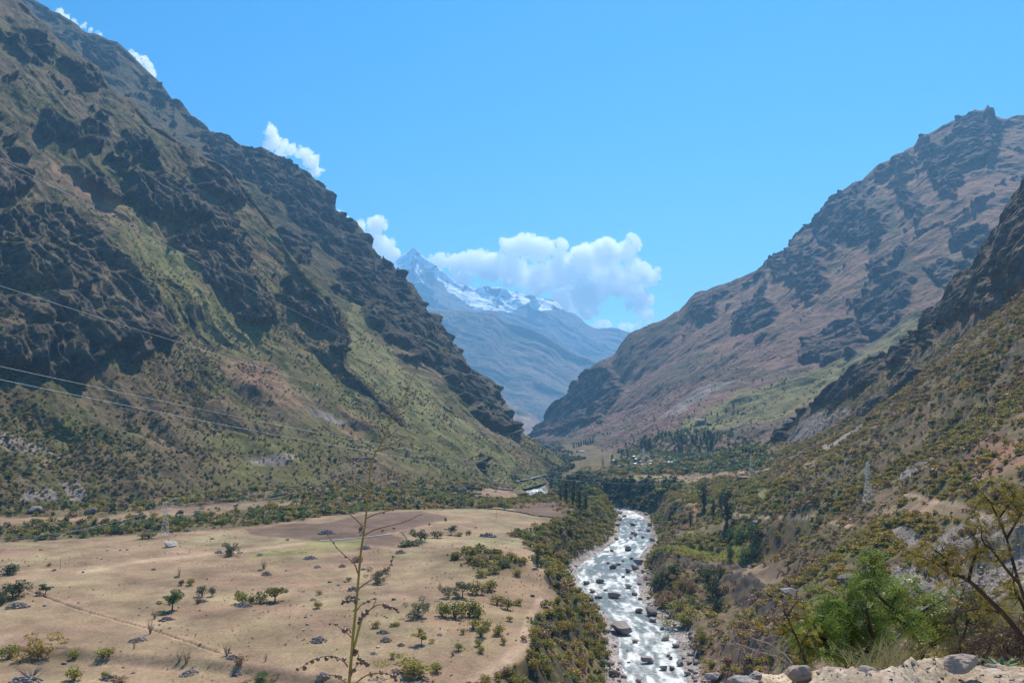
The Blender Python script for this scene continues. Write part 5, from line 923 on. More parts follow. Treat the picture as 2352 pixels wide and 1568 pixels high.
for i in range(7):
    c = hit(802+i*9, 1052); t = np.linspace(0, 2*math.pi, 13); o = obj('ring_ruin', mesh_np('ring_ruin', *join([boxm(1.15, .5, 1.3, (2.3*math.cos(a), 2.3*math.sin(a), -.8), a+math.pi/2) for a in t[:-1]]), STONEW)); o.location = c; tag(o, 'small ring of stone masonry in a row of seven on the left slope', 'ruin', 'ring shaped ruins')

# ================================================================== PYLONS AND WIRES
STEEL = simple_mat('galvanised steel', (.50, .51, .53), .45, metal=.3, var=.1, scale=2, spec=.5); CABLE = simple_mat('aluminium cable', (.75, .75, .76), .4, var=.05, spec=.5); INS = simple_mat('insulator', (.62, .64, .66), .3, var=.1)
def pylon(u, v, hpx, label, rz=0.0, thick=.06):
    p = hit(u, v); H = hpx*m_per_px(p); e = empty('lattice_pylon', p, label, 'pylon', 'lattice pylons of the power line', rz); legs = []; br = []
    def hw(z): return np.interp(z/H, [0, .6, 1], [H*.125, H*.035, H*.012])
    cs = ((-1, -1), (1, -1), (1, 1), (-1, 1))
    for a, b in cs: obj('leg', mesh_np('leg', *tube([[a*hw(z), b*hw(z), z] for z in (-.5, H*.3, H*.6, H)], thick, 4), STEEL), e)
    zs = np.array([0, .14, .27, .38, .48, .57, .65, .73, .81, .89, .96])*H
    for z0, z1 in zip(zs[:-1], zs[1:]):
        for q in range(4):
            a, b = cs[q], cs[(q+1) % 4]
            br += [tube([[a[0]*hw(z0), a[1]*hw(z0), z0], [b[0]*hw(z1), b[1]*hw(z1), z1]], thick*.55, 4), tube([[b[0]*hw(z0), b[1]*hw(z0), z0], [a[0]*hw(z1), a[1]*hw(z1), z1]], thick*.55, 4), tube([[a[0]*hw(z1), a[1]*hw(z1), z1], [b[0]*hw(z1), b[1]*hw(z1), z1]], thick*.5, 4)]
    obj('lattice_brace', mesh_np('lattice_brace', *join(br), STEEL), e); tips = []
    for f, s in ((.64, -1), (.64, 1), (.78, -1), (.78, 1), (.9, 1), (.9, -1)):
        z = H*f; L = H*.16*s; w2 = hw(z); V = [tube([[s*w2, w2, z], [L, 0, z+.1]], thick*.6, 4), tube([[s*w2, -w2, z], [L, 0, z+.1]], thick*.6, 4), tube([[s*w2, 0, z+H*.045], [L, 0, z+.1]], thick*.6, 4), tube([[s*w2+(L-s*w2)*.5, w2*.5, z], [s*w2+(L-s*w2)*.5, 0, z+H*.022], [s*w2+(L-s*w2)*.5, -w2*.5, z]], thick*.5, 4)]
        a = obj('cross_arm', mesh_np('cross_arm', *join(V), STEEL), e); iz = np.linspace(0, -H*.05, 9)
        obj('insulator', mesh_np('insulator', *tube([[L, 0, z+q] for q in iz], [.05, .13, .05, .13, .05, .13, .05, .13, .05], 6), INS), a); tips.append(Vector((math.cos(rz)*L, math.sin(rz)*L, z-H*.05))+p)
    return e, tips, p, H
PA = pylon(379, 1233, 82, 'lattice pylon at the left, between the green belt and the field', .5)
PB = pylon(1995, 1162, 100, 'nearest and largest lattice pylon, on the right hillside', .9, .075)
PC = pylon(1726, 1104, 56, 'middle lattice pylon beside the red roofed building', .9)
PD = pylon(1479, 1084, 54, 'farthest lattice pylon, standing among the village roofs', .9, .08)
def wire(A, B, sag, label, rad=.03, group='power line wires'):
    A, B = np.array(A), np.array(B); t = np.linspace(0, 1, 60)[:, None]; P = A*(1-t)+B*t; P[:, 2] -= (4*t*(1-t))[:, 0]*sag; o = obj('power_line_wire', mesh_np('power_line_wire', *tube(P-A, rad, 5), CABLE)); o.location = Vector(A); return tag(o, label, 'wire', group)
wire(at_y(-300, 205, 130), at_y(1480, 985, 1280), 28, 'highest wire, crossing in front of the left mountain and the blue gap', .026)
wire(at_y(-300, 560, 130), PD[1][4], 14, 'upper of the two bright wires low on the left slope, with one above', .026)
wire(at_y(-300, 775, 120), PC[1][1], 16, 'middle bright wire crossing the left slope above the lowest one', .026)
wire(at_y(-300, 808, 112), PC[1][0], 17, 'lowest bright wire crossing the left slope down to the right bank', .026)
for i in range(3):
    wire(PC[1][i*2], PB[1][i*2], 9, 'wire from the middle pylon to the large right pylon, number %s from below' % ['one', 'two', 'three'][i] if False else ['lowest', 'middle', 'top'][i]+' wire from the middle pylon to the large right pylon', .035)
    wire(PD[1][i*2], PC[1][i*2], 8, ['lowest', 'middle', 'top'][i]+' wire between the village pylon and the middle pylon', .035)
    wire(PA[1][i*2+1], at_y(920+i*8, 990-i*6, 1150), 22, ['lowest', 'middle', 'top'][i]+' wire from the left pylon up to the left slope', .045)
    wire(at_y(-300, 1230+i*22, 420), PA[1][i*2], 6, ['highest', 'middle', 'lowest'][i]+' wire leaving the left pylon towards the left edge', .035)
# ------------------------------------------------------------------ cattle, posts, water channel
COWM = simple_mat('dark hide', (.05, .03, .022), .8, var=.4, scale=2)
def cow(u, v, label, rz):
    p = hit(u, v); bm = bmesh.new(); me = bpy.data.meshes.new('cow')
    J = [(0, 0, 1.0), (.45, 0, 1.02), (.75, 0, 1.1), (1.05, 0, .85), (1.3, 0, .55), (-.45, 0, 1.02), (-.75, 0, 1.0), (-.95, 0, .7), (-1.0, 0, .4), (.6, .2, .6), (.62, .2, .3), (.62, .2, .02), (.6, -.2, .6), (.55, -.2, .3), (.55, -.2, .02), (-.7, .2, .65), (-.82, .2, .38), (-.75, .2, .02), (-.7, -.2, .65), (-.78, -.2, .38), (-.7, -.2, .02), (1.0, .14, .98), (1.0, -.14, .98)]
    E = [(0, 1), (1, 2), (2, 3), (3, 4), (0, 5), (5, 6), (6, 7), (7, 8), (1, 9), (9, 10), (10, 11), (1, 12), (12, 13), (13, 14), (5, 15), (15, 16), (16, 17), (5, 18), (18, 19), (19, 20), (3, 21), (3, 22)]
    RD = [.36, .33, .22, .15, .09, .34, .26, .04, .03, .13, .07, .05, .13, .07, .05, .15, .07, .05, .15, .07, .05, .04, .04]
    me.from_pydata(J, E, []); o = obj('cow', me); sk = o.modifiers.new('skin', 'SKIN')
    for i, q in enumerate(RD): me.skin_vertices[0].data[i].radius = (q, q)
    me.skin_vertices[0].data[0].use_root = True; ss = o.modifiers.new('sub', 'SUBSURF'); ss.levels = 1; ss.render_levels = 1
    dg = bpy.context.evaluated_depsgraph_get(); m2 = bpy.data.meshes.new_from_object(o.evaluated_get(dg)); o.modifiers.clear(); o.data = m2; m2.materials.clear(); m2.materials.append(COWM)
    o.location = p; o.rotation_euler = (0, 0, rz); tag(o, label, 'cow', 'cattle grazing on the far field')
cow(879, 1221, 'dark cow grazing nearest to the stone bank', .3); cow(905, 1216, 'brown cow grazing right of the other one', 3.0); cow(986, 1206, 'dark cow standing beside the dark green tree', 1.2)
POST = simple_mat('weathered post', (.16, .12, .09), .9, var=.3)
for u, v, h_, lab in [(138, 1307, 26, 'thin wooden post standing alone in the upper left field'), (1140, 1190, 20, 'thin wooden post at the far edge of the field'), (1618, 1102, 14, 'wooden post at the edge of the village terrace')]:
    p = hit(u, v); h = h_*m_per_px(p); o = obj('wooden_post', mesh_np('wooden_post', *tube([[0, 0, -.4], [.02, 0, h*.5], [.05, .02, h]], [.12, .10, .08], 7), POST)); o.location = p; tag(o, lab, 'post')
CH = simple_mat('concrete channel', (.62, .58, .53), .7, var=.1)
P = [np.array(hit(u, v))+[0, 0, .18] for u, v in [(735, 1242), (800, 1238), (870, 1230), (920, 1222), (948, 1215)]]
o = obj('water_channel', mesh_np('water_channel', *tube(smoothline(np.array(P)-P[0], 6), .32, 6), CH)); o.location = Vector(P[0]); tag(o, 'thin pale water channel crossing the brown far field', 'channel')
# road at the foot of the far left slope
RD_ = simple_mat('gravel road', (.26, .23, .20), .95, var=.15, scale=.5)
def ribbon(name, pts, wd_, lift=.06):
    P = smoothline([np.array(hit(u, v)) for u, v in pts], 8); P = np.array([np.array(drop(a, b)) for a, b, c in P]); P[:, 2] = np.convolve(np.pad(P[:, 2], 3, 'edge'), np.ones(7)/7, 'valid'); T = np.gradient(P, axis=0); T[:, 2] = 0; T /= np.linalg.norm(T, axis=1, keepdims=True); Nn = np.stack([-T[:, 1], T[:, 0], 0*T[:, 0]], 1)
    L = []
    for w_, dz in ((-1, -1.2), (-1, 0), (1, 0), (1, -1.2)): L.append(P+Nn*wd_/2*w_+[0, 0, lift+dz])
    A = np.stack(L, 1); n = len(P); i = np.arange(n*4).reshape(n, 4); Fc = np.stack([i[:-1, :-1], i[1:, :-1], i[1:, 1:], i[:-1, 1:]], -1).reshape(-1, 4); o = obj(name, mesh_np(name, A, Fc, RD_)); return tag(o, kind='structure')
ribbon('road', [(1190, 1100), (1215, 1094), (1250, 1089), (1280, 1084), (1306, 1081)], 6)
ribbon('path', [(1125, 1104), (1140, 1101), (1155, 1098)], 3)
# maize in the little plot
mz = mesh_np('maize', *join([quads_from(np.stack([np.random.default_rng(3).normal(size=10)*.12, np.random.default_rng(4).normal(size=10)*.12, np.linspace(.2, 1.0, 10)], 1), .34, np.random.default_rng(5), aspect=2.5)]), leaf_mat('maize leaves', [(.34, .36, .07), (.46, .44, .10), (.52, .46, .14)], .4))
gm = pmask([[(1545, 1282), (1700, 1300), (1765, 1292), (1720, 1262), (1600, 1255), (1500, 1262), (1520, 1276)]], GU, GV, Q/14, 4, 0)*((GY > 440) & (GY < 640) & (GX > 85)); MP, _, _ = sample_grid(G, gm*.5, 77, 6000); r = np.random.default_rng(8); m_ = len(MP)
cover_object('maize', MP, 1.3+.8*r.random(m_), 1.3+.5*r.random(m_), r.random(m_)*6.28, np.zeros(m_, int), 'yellow green maize standing on the small terrace above the river', [mz], cat='crop')

# ================================================================== FOREGROUND: the road shoulder the picture was taken from
def W_(u, v, y): return at_y(np.asarray(u, float), np.asarray(v, float), np.asarray(y, float))
CR = np.array([(-900, 1760), (1200, 1700), (1560, 1620), (1640, 1582), (1671, 1568), (1690, 1557), (1709, 1549), (1740, 1547), (1770, 1551), (1804, 1552), (1850, 1543), (1880, 1532), (1910, 1536), (1940, 1543), (1985, 1541), (2019, 1530), (2060, 1520), (2108, 1513), (2140, 1517), (2168, 1525), (2210, 1530), (2260, 1527), (2310, 1536), (2352, 1544), (2600, 1570), (3400, 1600)], float)
nu, nv_ = 700, 190; uu = np.linspace(-900, 3400, nu); yy = np.concatenate([np.linspace(1.2, 4.9, 90), np.linspace(4.93, 5.7, 50), np.linspace(5.75, 9.0, 50)])
S = np.zeros((nv_, nu, 3)); ycr = 5.25+.35*fbm(np.stack([uu/180, uu*0, uu*0], -1), 2); zc = np.array([W_(u, np.interp(u, CR[:, 0], CR[:, 1]), y)[2] for u, y in zip(uu, ycr)])
S[..., 1] = yy[:, None]; S[..., 0] = ((uu-1176)/F)[None]*np.maximum(yy[:, None], 1.2)*1.0
dz = yy[:, None]-ycr[None]; front = -1.95+0*dz; k_ = sstep(-1.25, -.02, dz)
S[..., 2] = front*(1-k_)+zc[None]*k_-np.where(dz > 0, dz*1.05+.25*np.minimum(dz, 1)**2, 0)
q = S.astype(np.float32); S[..., 2] += fbm(q*3, 3)*.030+np.maximum(fbm(q*11, 3), 0)*.026+fbm(q*30, 2)*.010+.02*np.maximum(0, fbm(q*22+5, 2)-.12)*2
SH = mixc(np.ones(S.shape)*np.array((.50, .385, .275)), (.34, .25, .18), sstep(-.1, .35, fbm(q*5+9, 3))*.7); SH = mixc(SH, (.62, .52, .42), sstep(.15, .4, fbm(q*26+30, 2))*.6)
sh = grid_mesh('roadside', S, SH, terrain_mat('gravelly dirt', 2.2, 28, .012, 70)); tag(sh, kind='structure')
# stones and pebbles on the shoulder
def frock(u, v, y, wpx, sq, mat, lab, seed, rz=0.3):
    p = W_(u, v, y); s = wpx*y/F*1.12; o = obj('boulder', rock_mesh('boulder', seed, RM[mat], 5, 1.0)); o.location = Vector(p); o.scale = (s, s*.9, s*sq); o.rotation_euler = (0, .1, rz); return tag(o, lab, 'rock')
frock(1829, 1542, 5.15, 62, .60, 'pink', 'grey pink boulder on the crest of the dirt shoulder, left of the pale one', 101, .4)
frock(1985, 1548, 5.1, 74, .42, 'pale', 'pale rounded boulder half buried in the dirt shoulder below the pepper tree', 102, .1)
frock(2206, 1522, 5.15, 92, .48, 'pink', 'large brownish boulder on the shoulder at the foot of the dark tree', 103, 0)
frock(1706, 1566, 5.0, 62, .55, 'pale', 'pale round stone at the left end of the dirt shoulder, cut by the frame', 104, .2)
frock(1737, 1552, 5.1, 34, .5, 'pale', 'flat pale stone just right of the leftmost round one', 105, .2)
frock(1936, 1541, 5.1, 20, .4, 'field', 'small grey stone left of the pale half buried boulder', 106)
frock(1907, 1535, 5.2, 12, .6, 'pink', 'little brown stone on the shoulder crest', 107)
frock(2178, 1528, 4.9, 14, .6, 'pink', 'little stone in front of the large brownish boulder', 108)
frock(2272, 1528, 5.1, 30, .35, 'pale', 'flat pale stone right of the large brownish boulder', 109)
pr = np.random.default_rng(21); npb = 2600; pu = pr.uniform(1600, 2500, npb); pi_ = pr.integers(60, 150, npb); pj = np.clip(((pu+900)/4300*(nu-1)).astype(int), 0, nu-1); PBP = S[pi_, pj]+pr.normal(size=(npb, 3))*[.015, .01, .0]
stone_cover('pebbles', PBP, .008+.035*pr.random(npb)**4, 0, [rock_mesh('stone', 170, RM['pale'], 1), rock_mesh('stone', 171, RM['pink'], 1), rock_mesh('stone', 172, RM['field'], 1)], 'pebbles strewn over the sandy shoulder')

# dry flower stalk
STK = simple_mat('olive brown stalk', (.33, .235, .05), .5, var=.3, scale=14, spec=.4); POD = simple_mat('seed pod', (.17, .085, .06), .35, var=.35, scale=30, spec=.6); BRN = simple_mat('reddish stalk branch', (.26, .135, .075), .5, var=.2, scale=20, spec=.4)
YS = 3.4; main = [(790, 1860), (798, 1640), (802, 1568), (806, 1522), (811, 1458), (818, 1390), (824, 1322), (829.5, 1263), (838, 1208), (847, 1120), (851, 1076), (860, 1044), (870, 1029), (883, 1003), (896, 971), (911, 942), (930, 906), (943, 877), (958, 848)]
MPt = np.array([W_(u, v, YS) for u, v in main]); base = Vector(MPt[0]); base_e = empty('flower_stalk', base, 'tall dry yellow brown flower stalk rising from the bottom edge, close to the camera', 'plant')
rad = np.interp([v for u, v in main], [848, 900, 1030, 1200, 1568, 1860], [.6, .85, 1.5, 2.2, 3.5, 4.4])*YS/F
SL = smoothline(MPt-MPt[0], 5); obj('stem', mesh_np('stem', *tube(SL, np.interp(np.linspace(0, 1, len(SL)), np.linspace(0, 1, len(rad)), rad), 10), STK, True), base_e)
podm = []
for i in range(3):
    me = bpy.data.meshes.new('seed_pod'); bm = bmesh.new(); bmesh.ops.create_icosphere(bm, subdivisions=2, radius=1)
    for v_ in bm.verts:
        z = v_.co.z; f = (1-.35*max(0, z))*(1+.10*math.cos(3*math.atan2(v_.co.y, v_.co.x))); v_.co = Vector((v_.co.x*f, v_.co.y*f, z*1.25))
    for f in bm.faces: f.smooth = True
    bm.to_mesh(me); bm.free(); me.materials.append(POD); podm.append(me)
br_n = 0
def sbranch(pts, podpos, r0=2.0, psize=4.2, dy=0.0, seed=0):
    global br_n; rr_ = np.random.default_rng(seed+100); n = len(pts); P = np.array([W_(u, v, YS+dy*i/max(1, n-1)) for i, (u, v) in enumerate(pts)])-MPt[0]; L = smoothline(P, 6)
    o = obj('branch', mesh_np('branch', *tube(L, np.linspace(r0, .7, len(L))*YS/F, 6), BRN if r0 < 2.6 else STK, True), base_e)
    for t, sz in podpos:
        c = L[int(t*(len(L)-1))]; s = psize*sz*YS/F*(.75+.5*rr_.random())
        a = rr_.normal(size=3); a[2] = -abs(a[2])*.6; a /= np.linalg.norm(a); q = obj('seed_pod', podm[rr_.integers(3)], o); q.location = Vector(c+a*s*1.35); q.scale = (s, s, s); q.rotation_euler = (rr_.random()*6, rr_.random()*6, 0)
def pods(a, b, n, s=1.0): return [(a+(b-a)*i/max(1, n-1), s) for i in range(n)]
# total stays below a hundred pods
sbranch([(822, 1316), (812, 1292), (779, 1263), (750, 1226)], pods(.55, 1, 5, .5), 1.8, seed=1)
sbranch([(824, 1351), (843, 1337), (880, 1314), (897, 1296), (904, 1277)], pods(.75, 1, 3, .7), 1.8, seed=2)
sbranch([(813, 1487), (829, 1428), (840, 1408), (855, 1395), (866, 1372)], pods(.25, .7, 6, 1.1), 3.0, seed=3)
sbranch([(853, 1397), (866, 1389), (886, 1388), (900, 1392), (915, 1401)], pods(.45, 1, 7), 1.6, seed=4)
sbranch([(808, 1463), (794, 1450), (773, 1435), (761, 1430)], pods(.75, 1, 3, .7), 1.5, seed=5)
sbranch([(806, 1453), (802, 1444), (796, 1441)], pods(.5, 1, 2, 1.2), 1.5, seed=25)
sbranch([(799, 1530), (785, 1514), (757, 1506), (719, 1514), (688, 1535)], pods(.25, 1, 10), 1.9, seed=6)
sbranch([(806, 1553), (812, 1538), (827, 1520), (839, 1522)], pods(.3, 1, 5), 1.7, seed=7)
sbranch([(814, 1570), (845, 1549), (884, 1545), (902, 1552), (913, 1563)], pods(.3, 1, 7), 1.8, seed=8)
sbranch([(810, 1489), (818, 1492), (824, 1505), (833, 1522)], pods(.2, 1, 6, 1.1), 1.7, seed=9)
sbranch([(801, 1570), (785, 1560), (765, 1549), (745, 1555), (738, 1561)], pods(.35, 1, 6), 1.7, seed=10)
sbranch([(819, 1402), (830, 1388), (845, 1380), (862, 1372)], pods(.6, 1, 3, .8), 1.5, seed=11)
sbranch([(818, 1395), (812, 1380), (800, 1376), (790, 1384)], pods(.3, 1, 6), 1.5, seed=12)
sbranch([(834, 1208), (809, 1185), (785, 1172), (756, 1161), (737, 1141)], pods(.8, 1, 2, .5), 1.8, seed=13)
sbranch([(839, 1191), (867, 1179), (911, 1167), (933, 1155)], pods(.45, 1, 4, .55), 1.7, seed=14)
sbranch([(835, 1229), (867, 1214), (926, 1199), (970, 1179)], pods(.1, 1, 4, .5), 1.8, seed=15)
sbranch([(845, 1129), (820, 1114), (785, 1097), (750, 1076)], pods(.5, 1, 4, .5), 1.6, seed=16)
sbranch([(848, 1120), (879, 1103), (911, 1097), (942, 1088)], pods(.4, 1, 3, .5), 1.6, seed=17)
sbranch([(847, 1088), (832, 1073), (814, 1062), (794, 1047)], pods(.5, 1, 3, .5), 1.6, seed=18)
tops = [(866, 1036, 905, 1016), (874, 1024, 931, 1006), (880, 1008, 915, 985), (878, 1012, 868, 985), (884, 1002, 876, 972), (890, 985, 868, 958), (896, 972, 930, 955), (900, 964, 880, 945), (903, 958, 945, 934), (907, 950, 893, 920), (915, 935, 950, 915), (922, 921, 905, 907), (930, 906, 952, 900), (938, 889, 921, 885), (868, 1030, 930, 1022), (837, 1212, 826, 1232)]
for i, (a, b, c, d) in enumerate(tops): sbranch([(a, b), ((a+c)/2, (b+d)/2+3), (c, d)], pods(.6, 1, 1, .55), 1.2, seed=40+i)

# leafy trees right behind the shoulder
PEP = leaf_mat('pepper tree leaves', [(.15, .22, .035), (.21, .29, .055), (.29, .33, .09), (.33, .28, .10)], .5, .3); OCH = leaf_mat('ochre leaves', [(.25, .18, .02), (.34, .25, .03), (.22, .19, .03)], .4); DBARK = simple_mat('dark bark', (.045, .032, .026), .9, var=.4, scale=12, bump=.005)
def limb(pts, y0_, y1_, r0, r1, n=5):
    m = len(pts); P = np.array([W_(u, v, y0_+(y1_-y0_)*i/max(1, m-1)) for i, (u, v) in enumerate(pts)]); L = smoothline(P, n); return L, np.linspace(r0, r1, len(L))
def twigs(L, rd, r, n, ln, up=.3, spread=1.0):
    out = []
    for _ in range(n):
        i = r.integers(len(L)//3, len(L)); d = r.normal(size=3)*spread; d[2] += up; d /= np.linalg.norm(d); l_ = ln*(.5+.8*r.random()); c = L[i]; P = np.array([c, c+d*l_*.5+r.normal(size=3)*l_*.08, c+d*l_+r.normal(size=3)*l_*.15-np.array([0, 0, l_*.2])]); out.append((smoothline(P, 3), np.linspace(rd[i]*.34+.0012, .0010, 7)))
    return out
def fronds(tips, r, n, ln, leaf, droop=.5):
    """feathery leaves: rows of narrow leaflets along drooping midribs"""
    C, A = [], []; V, Fc, o = [], [], 0
    for _ in range(n):
        L = tips[r.integers(len(tips))]; c = L[r.integers(len(L)//3, len(L))]+r.normal(size=3)*.02; d = r.normal(size=3); d[2] = d[2]*.5-droop; d /= np.linalg.norm(d); sd_ = np.cross(d, r.normal(size=3)); sd_ /= np.linalg.norm(sd_); l_ = ln*(.5+r.random()*.9); k = 5
        for j in range(k):
            t = (j+.7)/k; p = c+d*l_*t-np.array([0, 0, .25*l_*t*t])
            for s in (-1, 1):
                tip = p+(sd_*s*.8+d*.6)*leaf*(1-.5*t); w2 = np.cross(sd_*s, d)*0+d*leaf*.16
                V += [p-w2, (p+tip)/2-w2, tip, (p+tip)/2+w2]; Fc.append([o, o+1, o+2, o+3]); o += 4
    return np.array(V), np.array(Fc)
def front_tree(name, label, limbs, leafm, r, ntw, tl, nfr, fl, lf, bark=None, rec=2, droop=.5, cat='tree'):
    bark = bark or DBARK; L0 = limbs[0][0][0]; e = empty(name, Vector(L0), label, cat); T = []; tips = []
    for L, rd in limbs:
        T.append(tube(L-L0, rd, 8)); cur = twigs(L-L0, rd, r, ntw, tl)
        for lv in range(rec):
            nx = []
            for a, b in cur:
                T.append(tube(a, b, 5)); tips.append(a)
                if lv < rec-1: nx += twigs(a, b, r, 3, tl*.55)
            cur = nx
    obj('trunk', mesh_np('trunk', *join(T), bark, True), e)
    if nfr: obj('foliage', mesh_np('foliage', *fronds(tips, r, nfr, fl, lf, droop), leafm), e)
    return e
r = np.random.default_rng(31); Yp = 8.6; g = 1.0
lA = [limb([(1950, 1545), (1948, 1522), (1925, 1503), (1905, 1487), (1880, 1460), (1862, 1420)], Yp, Yp-.2, .05, .012), limb([(1948, 1520), (1955, 1490), (1960, 1450), (1945, 1410), (1955, 1375)], Yp, Yp+.3, .04, .010), limb([(1950, 1522), (1985, 1500), (2003, 1475), (2000, 1440), (1990, 1400)], Yp, Yp-.1, .035, .010), limb([(1905, 1487), (1890, 1445), (1905, 1405), (1915, 1370)], Yp, Yp+.2, .02, .008), limb([(1925, 1503), (1880, 1495), (1850, 1480), (1828, 1455)], Yp, Yp+.2, .022, .008)]
front_tree('pepper_tree', 'bright green feathery pepper tree with a dark forked trunk, left of the other one', lA, PEP, r, 10, .27, 1300, .14, .050)
lB = [limb([(2110, 1540), (2112, 1510), (2118, 1480), (2105, 1465), (2080, 1440), (2060, 1410), (2030, 1380), (2000, 1350)], Yp+.3, Yp, .05, .010), limb([(2116, 1485), (2140, 1480), (2165, 1465), (2180, 1440), (2195, 1410)], Yp+.3, Yp+.2, .03, .008), limb([(2060, 1410), (2050, 1385), (2070, 1360), (2060, 1335)], Yp+.2, Yp+.4, .022, .008), limb([(2000, 1350), (1990, 1330), (2010, 1315), (1995, 1295)], Yp+.1, Yp+.3, .016, .006), limb([(2080, 1440), (2110, 1410), (2150, 1385), (2185, 1370)], Yp+.3, Yp+.5, .02, .007)]
front_tree('pepper_tree', 'taller bright green pepper tree with a curved trunk behind the dirt crest', lB, PEP, r, 9, .26, 1150, .14, .050)
Yd = 7.2
def c6(x, y): return (1780+.32256*x, 1062.3+.32256*y)
lC = [limb([(2420, 1560), (2352, 1468), c6(1640, 1090), c6(1500, 950), c6(1380, 840), c6(1290, 800), c6(1230, 780), c6(1215, 700), c6(1180, 650), c6(1110, 610)], Yd, Yd-.3, .026, .006), limb([(2440, 1540), (2380, 1440), c6(1740, 860), c6(1700, 720), c6(1650, 540), c6(1590, 400), c6(1530, 280), c6(1440, 180)], Yd, Yd+.2, .018, .004), limb([c6(1380, 840), c6(1400, 740), c6(1430, 650), c6(1440, 560), c6(1400, 520)], Yd-.2, Yd, .016, .005), limb([c6(1740, 860), c6(1650, 760), c6(1560, 640), c6(1480, 560), c6(1470, 480)], Yd, Yd-.2, .014, .004), limb([c6(1650, 540), c6(1720, 420), c6(1773, 330), c6(1850, 260)], Yd+.1, Yd, .012, .004), limb([c6(1640, 1090), c6(1580, 1060), c6(1450, 1040), c6(1330, 1060)], Yd, Yd+.2, .016, .004), limb([(2400, 1500), c6(1760, 1000), c6(1710, 900), c6(1690, 780)], Yd+.3, Yd+.3, .02, .006), limb([c6(1230, 780), c6(1180, 740), c6(1120, 700), c6(1080, 690)], Yd-.3, Yd-.2, .010, .003), limb([c6(1590, 400), c6(1650, 320), c6(1700, 260), c6(1680, 180)], Yd, Yd, .010, .003)]
front_tree('thorn_tree', 'dark leaning thin tree with ochre leaves at the right edge', lC, OCH, r, 9, .20, 1500, .055, .026, rec=2, droop=.1)
lD = [limb([(1868, 1560), (1850, 1520), (1838, 1485), (1825, 1455), (1812, 1425), (1800, 1400)], 7.6, 7.5, .016, .005), limb([(1838, 1485), (1850, 1462), (1862, 1440)], 7.6, 7.7, .008, .004), limb([(1825, 1455), (1808, 1440), (1795, 1425)], 7.6, 7.6, .007, .003), limb([(1808, 1415), (1822, 1392), (1836, 1375)], 7.6, 7.6, .006, .003)]
front_tree('sapling', 'slender sapling with ochre yellow leaves left of the pepper trees', lD, OCH, r, 6, .12, 200, .05, .026, rec=2, droop=.1)
# dry branches and brambles
BL = simple_mat('bleached dead wood', (.34, .27, .22), .8, var=.2)
def dead(label, segs, y, mat, r0=.008, ntw=7, tl=.3):
    L = [limb(s, y, y+.2, r0, .003) for s in segs]; return front_tree('dead_branch', label, L, None, r, ntw, tl, 0, 0, 0, bark=mat, rec=2, cat='branch')
dead('bleached dead branch reaching left over the brown bank', [[(1840, 1540), (1790, 1510), (1740, 1495), (1700, 1480), (1665, 1478)], [(1790, 1510), (1770, 1480), (1730, 1465), (1710, 1440)], [(1820, 1525), (1800, 1500), (1775, 1490)]], 7.9, BL, .010)
BRM = simple_mat('brown bramble', (.11, .075, .055), .9, var=.4)
for i, (u, v, lab) in enumerate([(2240, 1520, 'tangle of brown dry brambles between the pepper tree and the leaning trunk'), (2320, 1510, 'thick tangle of dry brambles under the leaning trunk'), (2205, 1450, 'ochre tinted thin bramble right of the pepper tree')]):
    segs = [[(u, v+25), (u+r.uniform(-40, 40), v-30), (u+r.uniform(-70, 70), v-70-r.uniform(0, 40))] for _ in range(7)]
    L = [limb(s, 7.9+.2*i, 8.2+.2*i, .010, .003) for s in segs]; front_tree('bramble', lab, L, OCH, r, 12, .28, 50 if i != 2 else 120, .05, .022, bark=BRM, rec=2, droop=.2, cat='bush')
# blades of a coarse grass clump
BLD = leaf_mat('coarse grass blades', [(.22, .21, .09), (.32, .29, .15), (.16, .17, .06)], .3)
def blades(u, v, y, n, hpx, spread, label, wd_=.012):
    b = W_(u, v, y); V, Fc = [], []; o = 0
    for i in range(n):
        a = r.normal()*spread; lean = r.normal()*.25; h = hpx*y/F*(.5+.6*r.random()); x0 = r.normal(size=2)*.10; P = [np.array([x0[0]+a*t*h*.8+.3*a*t*t*h, x0[1]+lean*t*h, h*t*(1-.25*abs(a)*t)]) for t in (0, .35, .7, 1)]
        for j, p in enumerate(P):
            w2 = wd_*(1-j/3.2)*.5; V += [p-[w2, 0, 0], p+[w2, w2*.5, 0]]
        for j in range(3): Fc.append([o+2*j, o+2*j+1, o+2*j+3, o+2*j+2])
        o += 8
    ob = obj('grass_clump', mesh_np('grass_clump', np.array(V), np.array(Fc), BLD)); ob.location = Vector(b); return tag(ob, label, 'grass')
blades(2035, 1545, 7.2, 90, 90, .8, 'clump of long pale grass blades between the two pepper trunks'); blades(2085, 1540, 7.4, 50, 80, .7, 'smaller clump of grass blades left of the curved trunk'); blades(1990, 1548, 7.3, 40, 60, .8, 'short grass blades right of the forked trunk')
# broad leaf blades at the lower right corner
AG = leaf_mat('agave leaf', [(.11, .15, .05), (.17, .20, .08)], .1)
def agave(u, v, y, label, s=1.0):
    b = W_(u, v, y); V, Fc, o = [], [], 0
    for i in range(9):
        a = i*.7+.3; L = .34*s*(.8+.4*r.random()); P = [(0, .035), (.3, .042), (.7, .028), (1, .002)]
        for t, w2 in P:
            c = np.array([math.cos(a)*L*t, math.sin(a)*L*t, L*(.75*t-.35*t*t)]); sx = np.array([-math.sin(a), math.cos(a), 0])*w2*s; V += [c-sx, c+sx]
        for j in range(3): Fc.append([o+2*j, o+2*j+1, o+2*j+3, o+2*j+2])
        o += 8
    ob = obj('agave', mesh_np('agave', np.array(V), np.array(Fc), AG)); ob.location = Vector(b); sm = ob.modifiers.new('thick', 'SOLIDIFY'); sm.thickness = .008; return tag(ob, label, 'plant')
agave(2300, 1538, 6.4, 'agave with pointed grey green leaves behind the shoulder at lower right', .5)

